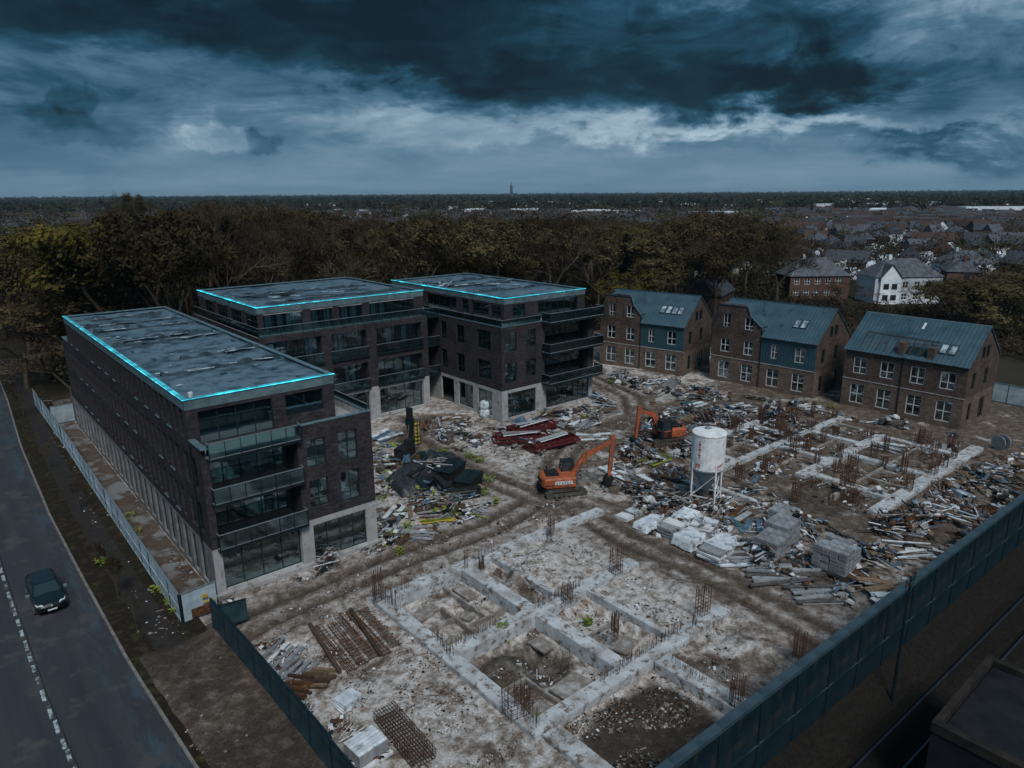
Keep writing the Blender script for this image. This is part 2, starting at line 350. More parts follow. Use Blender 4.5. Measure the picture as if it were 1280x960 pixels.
# ------------------------------------------------------------------ mesh helpers
class MB:
    def __init__(s): s.v = []; s.f = []; s.mi = []; s.uv = []
    def poly(s, pts, mi=0, uv=None):
        i = len(s.v); s.v += [tuple(p) for p in pts]; s.f.append(tuple(range(i, i + len(pts)))); s.mi.append(mi)
        s.uv.append(uv or [(p[0] + p[1], p[2]) for p in pts])
    def _hex(s, c, mi):
        for a in ((0, 3, 2, 1), (4, 5, 6, 7), (0, 1, 5, 4), (1, 2, 6, 5), (2, 3, 7, 6), (3, 0, 4, 7)):
            s.poly([c[k] for k in a], mi)
    def box(s, x0, y0, z0, x1, y1, z1, mi=0):
        s._hex([(x0, y0, z0), (x1, y0, z0), (x1, y1, z0), (x0, y1, z0), (x0, y0, z1), (x1, y0, z1), (x1, y1, z1), (x0, y1, z1)], mi)
    def obox(s, M, sx, sy, sz, mi=0):
        x, y, z = sx / 2, sy / 2, sz / 2
        s._hex([M @ Vector(c) for c in ((-x, -y, -z), (x, -y, -z), (x, y, -z), (-x, y, -z), (-x, -y, z), (x, -y, z), (x, y, z), (-x, y, z))], mi)
    def tube(s, p0, p1, r0, r1=None, n=6, mi=0, cap=True):
        r1 = r0 if r1 is None else r1
        p0, p1 = Vector(p0), Vector(p1); d = (p1 - p0)
        if d.length < 1e-6: return
        d.normalize(); a = d.orthogonal().normalized(); c = d.cross(a)
        A = []; B = []
        for k in range(n):
            t = 2 * PI * k / n; w = a * math.cos(t) + c * math.sin(t)
            A.append(p0 + w * r0); B.append(p1 + w * r1)
        for k in range(n):
            j = (k + 1) % n; s.poly([A[k], A[j], B[j], B[k]], mi)
        if cap and n > 3: s.poly(A[::-1], mi); s.poly(B, mi)
    def bar(s, p0, p1, w, h, mi=0):
        p0, p1 = Vector(p0), Vector(p1); d = p1 - p0; l = d.length
        if l < 1e-6: return
        q = d.to_track_quat('X', 'Z'); M = Matrix.Translation((p0 + p1) / 2) @ q.to_matrix().to_4x4()
        s.obox(M, l, w, h, mi)
    def prism(s, pts, y0, y1, mi=0):
        """outline in x,z extruded along y"""
        A = [(a, y0, c) for a, c in pts]; B = [(a, y1, c) for a, c in pts]
        s.poly(A, mi); s.poly(B[::-1], mi)
        for k in range(len(pts)):
            j = (k + 1) % len(pts); s.poly([A[j], A[k], B[k], B[j]], mi)
    def mesh(s, name, mats):
        me = bpy.data.meshes.new(name); me.from_pydata([tuple(v) for v in s.v], [], s.f)
        for x in mats: me.materials.append(M_(x))
        me.polygons.foreach_set('material_index', s.mi)
        ul = me.uv_layers.new(name='UVMap')
        ul.data.foreach_set('uv', [c for f in s.uv for u in f for c in u])
        me.update(); return me
    def build(s, name, mats, parent=None, loc=None, rz=0.0, kind=None, smooth=False):
        if isinstance(mats, str): mats = [mats]
        return obj(name, s.mesh(name, mats), parent, loc, rz, kind, smooth)


def obj(name, me, parent=None, loc=None, rz=0.0, kind=None, smooth=False, M=None):
    o = bpy.data.objects.new(name, me); COL.objects.link(o)
    if parent: o.parent = parent
    if M is not None: o.matrix_local = M
    else:
        if loc is not None: o.location = loc
        if rz: o.rotation_euler = (0, 0, rz)
    if kind: o['kind'] = kind
    if smooth and me: me.polygons.foreach_set('use_smooth', [True] * len(me.polygons))
    return o


def tag(o, label, cat, group=None, kind=None):
    o['label'] = label; o['category'] = cat
    if group: o['group'] = group
    if kind: o['kind'] = kind
    return o


def thing(name, label, cat, loc=(0, 0, 0), rz=0.0, group=None):
    o = bpy.data.objects.new(name, None); COL.objects.link(o); o.location = loc; o.rotation_euler = (0, 0, rz)
    return tag(o, label, cat, group)


def dup(o, loc=None, rz=None, label=None, parent=None, scale=None):
    c = o.copy(); COL.objects.link(c)
    if parent: c.parent = parent
    if loc is not None: c.location = loc
    if rz is not None: c.rotation_euler = (0, 0, rz)
    if scale is not None: c.scale = scale
    if label: c['label'] = label
    for k in o.children: dup(k, parent=c)
    return c


def fr(o, ang): return Matrix.Translation(Vector(o)) @ Matrix.Rotation(ang, 4, 'Z')


# ------------------------------------------------------------------ facades and windows
def facade(root, o, ang, Ln, z0, z1, ops, mats, name='wall', d0=.22):
    """wall seen from its outside (local -Y), with real openings and reveals; ops = (a0,a1,b0,b1[,depth])"""
    g = MB(); M = fr(o, ang)
    xs = sorted({0, Ln} | {v for q in ops for v in q[:2]}); zs = sorted({z0, z1} | {v for q in ops for v in q[2:4]})
    for i in range(len(xs) - 1):
        k = 0
        while k < len(zs) - 1:
            cx = (xs[i] + xs[i + 1]) / 2
            def hole(kk):
                cz = (zs[kk] + zs[kk + 1]) / 2
                return any(q[0] < cx < q[1] and q[2] < cz < q[3] for q in ops)
            if hole(k): k += 1; continue
            j = k
            while j + 1 < len(zs) - 1 and not hole(j + 1): j += 1
            a, c, e, h = xs[i], xs[i + 1], zs[k], zs[j + 1]
            g.poly([(a, 0, e), (c, 0, e), (c, 0, h), (a, 0, h)], 0, [(a, e), (c, e), (c, h), (a, h)])
            k = j + 1
    for q in ops:
        a, c, e, h = q[:4]; d = q[4] if len(q) > 4 else d0
        g.poly([(a, 0, e), (a, 0, h), (a, d, h), (a, d, e)], 0, [(0, e), (0, h), (d, h), (d, e)])
        g.poly([(c, 0, h), (c, 0, e), (c, d, e), (c, d, h)], 0, [(0, h), (0, e), (d, e), (d, h)])
        g.poly([(a, 0, h), (c, 0, h), (c, d, h), (a, d, h)], 0)
        g.poly([(c, 0, e), (a, 0, e), (a, d, e), (c, d, e)], 0)
    ob = obj(name, g.mesh(name, [mats]), root, M=M)
    return M


WC = {}


def window(root, M, a0, a1, b0, b1, cols=2, bar=None, frame='frame_dark', depth=.14, sill=None, fw=.06, name='window', doors=False):
    w, h = round(a1 - a0, 2), round(b1 - b0, 2); key = (w, h, cols, bar, frame, sill, fw)
    if key not in WC:
        g = MB()
        g.box(0, 0, 0, w, .07, fw); g.box(0, 0, h - fw, w, .07, h)
        g.box(0, .001, fw, fw, .069, h - fw); g.box(w - fw, .001, fw, w, .069, h - fw)
        for k in range(1, cols):
            x = w * k / cols; g.box(x - fw / 2, .002, fw, x + fw / 2, .066, h - fw)
        if bar: g.box(fw, .004, h * bar - fw / 2, w - fw, .062, h * bar + fw / 2)
        f = g.mesh('window', [frame])
        p = MB(); p.box(fw * .6, .028, fw * .6, w - fw * .6, .040, h - fw * .6); pm = p.mesh('pane', ['glass'])
        sm = None
        if sill:
            s_ = MB(); s_.box(-.06, -depth - .08, -.09, w + .06, -.012, -.012); sm = s_.mesh('sill', [sill])
        WC[key] = (f, pm, sm)
    f, pm, sm = WC[key]
    o = obj(name, f, root, M=M @ Matrix.Translation((a0, depth, b0)))
    obj('pane', pm, o)
    if sm: obj('sill', sm, o)
    return o


GP = {}


def balustrade(root, p0, p1, z, h=1.05, step=1.3):
    p0, p1 = Vector((*p0, z)), Vector((*p1, z)); d = p1 - p0; Ln = d.length; n = max(1, round(Ln / step)); ang = math.atan2(d.y, d.x); M = fr(p0, ang)
    g = MB(); g.box(-.03, -.03, h - .05, Ln + .03, .03, h)
    obj('top_rail', g.mesh('top_rail', ['rail_metal']), root, M=M)
    g = MB()
    for k in range(n + 1):
        x = Ln * k / n; g.box(x - .025, -.022, -.1, x + .025, .022, h - .052)
    obj('railing_posts', g.mesh('railing_posts', ['metal_dark']), root, M=M)
    w = round(Ln / n - .07, 2)
    if w not in GP:
        g = MB(); g.box(0, -.008, .04, w, .008, h - .07); GP[w] = g.mesh('glass_panel', ['rail_glass'])
    for k in range(n): obj('glass_panel', GP[w], root, M=M @ Matrix.Translation((Ln * k / n + .035, 0, 0)))


def grid_mesh(name, x0, x1, y0, y1, nx, ny, zf, m):
    xs = np.linspace(x0, x1, nx); ys = np.linspace(y0, y1, ny); X, Y = np.meshgrid(xs, ys); Z = zf(X, Y)
    v = np.stack([X, Y, Z], -1).reshape(-1, 3)
    i = np.arange((ny - 1) * (nx - 1)); r, c = i // (nx - 1), i % (nx - 1); a = r * nx + c
    f = np.stack([a, a + 1, a + nx + 1, a + nx], -1)
    me = bpy.data.meshes.new(name); me.from_pydata(v.tolist(), [], f.tolist()); me.materials.append(M_(m))
    me.polygons.foreach_set('use_smooth', [True] * len(me.polygons)); return me


_perm = rng.random((256, 256))


def vnoise(X, Y, s, oct=4, seed=0):
    out = 0; amp = 1; tot = 0
    for o in range(oct):
        x = X / s + seed * 13.7 + o * 31.1; y = Y / s + seed * 7.3 + o * 17.9
        xi = np.floor(x).astype(int); yi = np.floor(y).astype(int); fx = x - xi; fy = y - yi
        fx = fx * fx * (3 - 2 * fx); fy = fy * fy * (3 - 2 * fy)
        g = lambda i, j: _perm[(xi + i) % 256, (yi + j) % 256]
        out = out + amp * ((g(0, 0) * (1 - fx) + g(1, 0) * fx) * (1 - fy) + (g(0, 1) * (1 - fx) + g(1, 1) * fx) * fy)
        tot += amp; amp *= .5; s = s / 2
    return out / tot


def flat_roof(root, x0, y0, x1, y1, z, seams, led, seed, bits=14, axis='x'):
    """membrane roof with parapet cap, lifted seams, loose bits, lit strips and added glow bands on the named sides"""
    me = grid_mesh('roof_membrane', x0 + .2, x1 - .2, y0 + .2, y1 - .2, int((x1 - x0) * 5), int((y1 - y0) * 5),
                   lambda X, Y: z - .22 + .10 * (vnoise(X, Y, 2.2, 4, seed) - .5) + .07 * (vnoise(X * .35, Y, 1.1, 3, seed + 3) - .5), 'membrane')
    obj('roof_membrane', me, root)
    g = MB(); t = .26
    g.box(x0 - .05, y0 - .05, z - .08, x1 + .05, y0 + t, z + .02); g.box(x0 - .05, y1 - t, z - .08, x1 + .05, y1 + .05, z + .02)
    g.box(x0 - .05, y0 + t + .002, z - .08, x0 + t, y1 - t - .002, z + .018); g.box(x1 - t, y0 + t + .002, z - .08, x1 + .05, y1 - t - .002, z + .018)
    g.build('parapet_cap', 'cap_metal', root)
    g = MB(); g.box(x0 + .04, y0 + .04, z - .9, x1 - .04, y1 - .04, z - .45); g.build('roof_slab', 'concrete', root)
    rd = random.Random(seed)
    for k, s_ in enumerate(seams):
        g = MB(); a = s_[0]; lo, hi = s_[1:]
        n = 26; pr = None
        for i in range(n):
            u = lo + (hi - lo) * i / (n - 1); w = a + .25 * (vnoise(np.array([u]), np.array([a]), 2.0, 3, seed)[0] - .5)
            hgt = .10 + .75 * max(0, vnoise(np.array([u * 2.]), np.array([a + 9]), 1.6, 3, seed)[0] - .25)
            cur = (u, w, hgt)
            if pr:
                def P(q, dw, zz): return (q[0], q[1] + dw, zz) if axis == 'x' else (q[1] + dw, q[0], zz)
                zb = z - .24
                g.poly([P(pr, -.16, zb), P(cur, -.16, zb), P(cur, -.03, zb + cur[2] + .04), P(pr, -.03, zb + pr[2] + .04)])
                g.poly([P(pr, -.03, zb + pr[2] + .04), P(cur, -.03, zb + cur[2] + .04), P(cur, .34, zb), P(pr, .34, zb)])
            pr = cur
        g.build('roof_seam', 'membrane_seam', root)
        for _ in range(6):
            u = rd.uniform(lo, hi); w = a + rd.uniform(-.5, .3); g = MB(); l = rd.uniform(.4, 2.2)
            xx, yy = (u, w) if axis == 'x' else (w, u)
            M = Matrix.Translation((xx, yy, z + .04)) @ Matrix.Rotation((0 if axis == 'x' else PI / 2) + rd.uniform(-.3, .3), 4, 'Z') @ Matrix.Rotation(rd.uniform(-.25, .25), 4, 'X')
            g.obox(M, l, rd.uniform(.08, .22), .02); g.build('torn_flap', 'seam_flap', root)
    for _ in range(bits):
        g = MB(); s_ = rd.uniform(.12, .5)
        M = Matrix.Translation((rd.uniform(x0 + .6, x1 - .6), rd.uniform(y0 + .6, y1 - .6), z - .1)) @ Matrix.Rotation(rd.uniform(0, 3), 4, 'Z') @ Matrix.Rotation(rd.uniform(-.2, .2), 4, 'X')
        g.obox(M, s_, s_ * rd.uniform(.2, .8), .04); g.build('loose_scrap', rd.choice(['seam_flap', 'seam_flap', 'membrane_seam']), root)
    for side, m_ in led.items():
        g = MB()
        if side == 'front': g.box(x0 - .11, y0 - .11, z - .02, x1 + .11, y0 - .07, z + .012)
        if side == 'left': g.box(x0 - .11, y0 - .05, z - .02, x0 - .07, y1 + .05, z + .012)
        g.build('light_strip_and_glow', m_, root)
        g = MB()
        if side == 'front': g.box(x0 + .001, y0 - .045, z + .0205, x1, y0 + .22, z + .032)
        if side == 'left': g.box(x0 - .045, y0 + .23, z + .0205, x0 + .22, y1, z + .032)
        g.build('light_strip_and_glow', 'led_glow', root)  # added glowing band that widens the strip's light over the cap
    g = MB()
    g.box(x0 - .03, y0 - .03, z - .72, x1 + .03, y0 + .0, z - .10); g.box(x0 - .03, y0 + .002, z - .72, x0, y1 + .03, z - .10)
    g.box(x1, y0 + .002, z - .72, x1 + .03, y1 + .03, z - .10); g.box(x0 + .002, y1, z - .72, x1 - .002, y1 + .028, z - .10)
    g.build('fascia', 'fascia', root)


def slab(root, name, m_, *bx):
    g = MB(); g.box(*bx); return g.build(name, m_, root)


def interior(root, x0, y0, x1, y1, levels, ztop, seed, white=.35):
    """floor slabs, a core and partition walls that show through the glass"""
    rd = random.Random(seed)
    for z in levels: slab(root, 'floor_slab', 'interior', x0 + .3, y0 + .3, z - .25, x1 - .3, y1 - .3, z)
    slab(root, 'core_wall', 'interior', x0 + 3.8, y0 + 3.8, 0.1, x1 - 3.4, y1 - 3.4, ztop - .9)


# ------------------------------------------------------------------ apartment block A (by the road)
def block_a():
    r = thing('apartment_block', 'long dark brick apartment block nearest the road with rows of narrow windows', 'building')
    WX, D = 12.1, 49.5
    # ground floor, concrete
    ops = [(.6, 6.1, .3, 3.2, .5), (7.0, 11.2, .3, 3.05)]
    M = facade(r, (0, 0, 0), 0, WX, 0, 3.5, ops, 'concrete', 'ground_floor_wall')
    window(r, M, .6, 6.1, .3, 3.2, 4, depth=.42, name='shop_window'); window(r, M, 7.0, 11.2, .3, 3.05, 4, name='shop_window')
    # upper front, brick
    bays = [(.5, 6.35, 3.75, 6.5, 1.5), (.5, 6.35, 6.95, 9.6, 1.5)]
    wins = [(7.0, 8.4, 4.35, 6.45), (9.4, 10.9, 4.15, 6.45), (7.0, 8.4, 7.45, 9.5), (9.4, 10.9, 7.25, 9.5)]
    M = facade(r, (0, 0, 0), 0, WX, 3.5, 9.75, bays + wins, 'brick_dark')
    for a in wins: window(r, M, *a, cols=2, bar=.28)
    for a in bays: window(r, M, a[0], a[1], a[2], a[3], cols=5, depth=1.42, name='balcony_window')
    facade(r, (6.35, 0, 0), 0, WX - 6.35, 9.75, 10.6, [], 'brick_dark', 'parapet_wall')
    # long road side
    ops = []; pts = []
    a = 1.0
    while a < 48.4:
        ops.append((a, a + 1.25, .35, 3.25)); a += 1.9
    M = facade(r, (0, D, 0), -PI / 2, D, 0, 3.5, ops, 'pier_concrete', 'ground_floor_wall')
    for q_ in ops: window(r, M, *q_, cols=1, depth=.16, name='shop_window')
    ops = []; a = 1.0; k = 0
    while a < 47.6:
        for z0, z1 in ((4.15, 6.4), (7.25, 9.5)):
            if a > 45 : ops.append((a + .5, a + 1.7, z0, z1))
            else: ops.append((a, a + .95, z0, z1))
        a += 1.52; k += 1
    M = facade(r, (0, D, 0), -PI / 2, D, 3.5, 10.0, ops, 'brick_dark')
    for i, q_ in enumerate(ops): window(r, M, *q_, cols=1, bar=.25, depth=.18, sill='cap_metal' if int(q_[0] * 7) % 3 == 0 else None)
    for i, a in enumerate((21, 22.5, 24.1, 28.3, 29.9)):      # pale sheeting behind some panes
        obj('sheeting', slab_mesh('sheeting', 'plasterboard', .75, .02, 2.1), r, M=M @ Matrix.Translation((a, .3, 4.2)))
    # penthouse
    z0 = 10.0
    ops = []; a = .7
    while a < 42.2:
        ops.append((a, a + .95, 10.55, 12.45)); a += 1.52
    M = facade(r, (0, 45.6, 0), -PI / 2, 43.4, z0, 13.2, ops, 'brick_dark', 'penthouse_wall')
    for q_ in ops: window(r, M, *q_, cols=1, bar=.25, depth=.18, sill='cap_metal' if int(q_[0] * 7) % 3 == 0 else None)
    ops = [(.75, 5.75, 10.1, 12.35), (6.7, 9.55, 10.75, 12.35)]
    M = facade(r, (0, 2.2, 0), 0, 10.4, z0, 13.2, ops, 'brick_dark', 'penthouse_wall')
    window(r, M, *ops[0], cols=4, bar=None); window(r, M, *ops[1], cols=2, bar=.3)
    M = facade(r, (10.4, 2.2, 0), PI / 2, 43.4, z0, 13.2, [(2 + 4 * k, 4.4 + 4 * k, 10.2, 12.3) for k in range(10)], 'brick_dark', 'penthouse_wall')
    for k in range(10): window(r, M, 2 + 4 * k, 4.4 + 4 * k, 10.2, 12.3, cols=2)
    facade(r, (10.4, 45.6, 0), PI, 10.4, z0, 13.2, [], 'brick_dark', 'penthouse_wall')
    facade(r, (WX, 0, 0), PI / 2, D, 0, 10.6, [(3 + 4.4 * k, 5 + 4.4 * k, z, z + 2.1) for k in range(10) for z in (.9, 4.2, 7.4)], 'brick_dark')
    for k in range(10):
        for z in (.9, 4.2, 7.4): window(r, fr((WX, 0, 0), PI / 2), 3 + 4.4 * k, 5 + 4.4 * k, z, z + 2.1, cols=2)
    facade(r, (WX, D, 0), PI, WX, 0, 10.4, [], 'brick_dark')
    slab(r, 'roof_terrace', 'terrace', .02, .02, 9.76, WX - .02, D - .02, 9.95)
    g = MB()   # parapet backs and metal caps
    g.box(WX - .3, .3, 9.96, WX - .01, D - .3, 10.6); g.box(6.36, .01, 9.96, WX - .01, .3, 10.6)
    g.build('parapet_back', 'concrete', r)
    g = MB(); g.box(6.3, -.04, 10.6, WX + .04, .34, 10.66); g.box(WX - .34, .342, 10.6, WX + .04, D, 10.658); g.box(-.04, D - .34, 10.4, WX - .36, D + .04, 10.46)
    g.box(-.04, 45.7, 10.4, .34, D - .36, 10.458)
    g.build('parapet_cap', 'cap_metal', r)
    g = MB(); g.box(0.002, .002, 9.77, .32, 2.19, 10.55); g.box(.002, 45.7, 9.97, .3, D, 10.4); g.build('side_parapet', 'brick_dark', r)
    g = MB(); g.box(-.05, -.42, 10.552, .38, 2.15, 10.62); g.build('side_parapet_cap', 'cap_metal', r)
    flat_roof(r, 0, 2.2, 10.4, 45.6, 13.3, [(10.5, .8, 9.9), (15.5, 3.6, 10.0), (24.2, .5, 9.8), (26.2, 1.2, 9.6), (33.0, .6, 10.0), (36.5, .4, 9.2), (41.2, 2.0, 8.8)],
              {'left': 'led_dim', 'front': 'led'}, 3, 34)
    g = MB(); g.tube((.8, 3.4, 13.1), (.8, 3.4, 13.42), .16, .16, 8); g.build('roof_vent', 'white_bit', r)
    g = MB(); g.box(.3, .3, 13.0, .3, .3, 13.0)
    for z in (3.55, 6.75, 9.85):       # balconies
        slab(r, 'balcony_slab', 'metal_dark', .35, -.45, z - .22, 6.55, 1.45, z - .02)
        slab(r, 'balcony_deck', 'terrace', .40, -.40, z - .018, 6.5, 1.40, z + (.02 if z < 9 else .12))
        balustrade(r, (.42, -.42), (6.5, -.42), z + .02, 1.05, 1.05); balustrade(r, (6.5, -.36), (6.5, .0), z + .02)
        balustrade(r, (.42, -.36), (.42, .0), z + .02)
    balustrade(r, (11.95, .2), (11.95, 6.0), 10.6, .55, 1.4)
    slab(r, 'plinth', 'concrete', -.12, -.35, -.1, WX + .4, -.004, .28)
    interior(r, 0, 0, 10.4, 45.6, (.2, 3.5, 6.85), 13.2, 1)
    g = MB(); g.tube((-.07, 1.9, 3.4), (-.07, 1.9, 10.4), .055, .055, 6); g.build('downpipe', 'metal_dark', r)


def slab_mesh(name, m_, w, d, h):
    g = MB(); g.box(0, 0, 0, w, d, h); return g.mesh(name, [m_])


# ------------------------------------------------------------------ block B (middle)
def block_b():
    ox, oy = 14.6, 27.9
    r = thing('apartment_block', 'middle apartment block with glass balustrades and white boards behind its windows', 'building', (ox, oy, 0))
    WX, D, T, H = 21.0, 21.5, 11.5, 14.5
    lev = (3.9, 7.7)
    bays = [(.7, 7.0), (8.2, 12.6), (13.9, 20.1)]
    ops = [(a, c, .3, 3.5, .5) for a, c in bays]
    M = facade(r, (0, 0, 0), 0, WX, 0, 3.9, ops, 'concrete', 'ground_floor_wall')
    for q_ in ops: window(r, M, *q_[:4], cols=5 if q_[1] - q_[0] > 5 else 3, depth=.42, name='shop_window')
    ops = [(a, c, z, z + 2.85, .75) for a, c in bays for z in (4.15, 8.0)]
    M = facade(r, (0, 0, 0), 0, WX, 3.9, T, ops, 'brick_dark')
    rd = random.Random(4)
    for q_ in ops:
        window(r, M, *q_[:4], cols=5 if q_[1] - q_[0] > 5 else 4, depth=.68, name='balcony_window')
        balustrade(r, (q_[0] - .1, -.12), (q_[1] + .1, -.12), q_[2] - .1, 1.05, 1.1)
        slab(r, 'balcony_slab', 'metal_dark', q_[0] - .15, -.2, q_[2] - .32, q_[1] + .15, .66, q_[2] - .10)
        for k in range(2): 
            x = rd.uniform(q_[0] + .2, q_[1] - 1.1)
            obj('leaning_board', slab_mesh('leaning_board', 'plasterboard', rd.uniform(.4, .8), .03, 2.5), r, M=M @ Matrix.Translation((x, .85 + .05 * k, q_[2])))
    # left side
    ops = [(2 + 4.6 * k, 4.6 + 4.6 * k, z, z + 2.2) for k in range(4) for z in (4.6, 8.3)]
    M = facade(r, (0, D, 0), -PI / 2, D, 0, T, ops, 'brick_dark')
    for q_ in ops: window(r, M, *q_, cols=2)
    ops = [(2 + 5 * k, 4 + 5 * k, z, z + 2.2) for k in range(4) for z in (4.6, 8.3)]
    M = facade(r, (WX, 0, 0), PI / 2, D, 0, T, ops, 'brick_dark')
    for q_ in ops: window(r, M, *q_, cols=2)
    facade(r, (WX, D, 0), PI, WX, 0, T, [], 'brick_dark')
    slab(r, 'roof_terrace', 'terrace', .02, .02, T - .2, WX - .02, D - .02, T - .02)
    balustrade(r, (.1, .1), (WX - .1, .1), T - .0, 1.0, 1.25)
    balustrade(r, (.1, .2), (.1, D - .2), T - .0, 1.0, 1.6)
    # penthouse
    x0, y0, x1, y1 = .6, 1.3, 21.3, 20.9
    ops = [(.6, 5.0, T, 13.75), (6.0, 8.6, T, 13.75), (9.4, 12.4, T, 13.75), (13.3, 19.4, T, 13.75)]
    M = facade(r, (x0, y0, 0), 0, x1 - x0, T - .2, H - .1, ops, 'brick_dark', 'penthouse_wall')
    for q_ in ops:
        window(r, M, *q_, cols=4 if q_[1] - q_[0] < 5 else 6, depth=.2)
        for k in range(3 if q_[0] < 9 else 2):
            w = rd.uniform(.4, .75); x = q_[0] + .3 + k * 1.15 + rd.uniform(0, .3)
            obj('leaning_board', slab_mesh('leaning_board', 'plasterboard', w, .03, 2.1), r, M=M @ Matrix.Translation((x, .42, T)))
    ops = [(2.0 + 4.6 * k, 5.6 + 4.6 * k, T, 13.75) for k in range(4)]
    M = facade(r, (x0, y1, 0), -PI / 2, y1 - y0, T - .2, H - .1, ops, 'brick_dark', 'penthouse_wall')
    for q_ in ops:
        window(r, M, *q_, cols=3); obj('leaning_board', slab_mesh('leaning_board', 'plasterboard', .8, .03, 2.1), r, M=M @ Matrix.Translation((q_[0] + .4, .4, T)))
    facade(r, (x1, y0, 0), PI / 2, y1 - y0, T - .2, H - .1, [], 'brick_dark', 'penthouse_wall')
    facade(r, (x1, y1, 0), PI, x1 - x0, T - .2, H - .1, [], 'brick_dark', 'penthouse_wall')
    flat_roof(r, x0, y0, x1, y1, H, [(4.5, 3.0, 20), (11.5, 2.0, 19)], {'left': 'led', 'front': 'led'}, 11, 16)
    for k in range(5):
        g = MB(); M = Matrix.Translation((3.4 + k * 1.0, 9 + rd.uniform(-1.5, 1.5), H + .0)) @ Matrix.Rotation(rd.uniform(-.5, .5), 4, 'Z')
        g.obox(M, rd.uniform(.8, 2.6), rd.uniform(.3, .8), rd.uniform(.1, .35)); g.build('roofing_stack', rd.choice(['black_plastic', 'seam_flap', 'membrane_seam']), r)
    for k in range(7):
        g = MB(); M = Matrix.Translation((8 + k * 1.2, 9.5 + rd.uniform(-3, 4), H - .12)) @ Matrix.Rotation(rd.uniform(-.9, .9), 4, 'Z')
        g.obox(M, rd.uniform(1.8, 4.6), .14, .07); g.build('roofing_batten', rd.choice(['seam_flap', 'black_plastic']), r)
    interior(r, 0, 0, WX, D, (.2, 3.9, 7.75, 11.2), H - .1, 1)


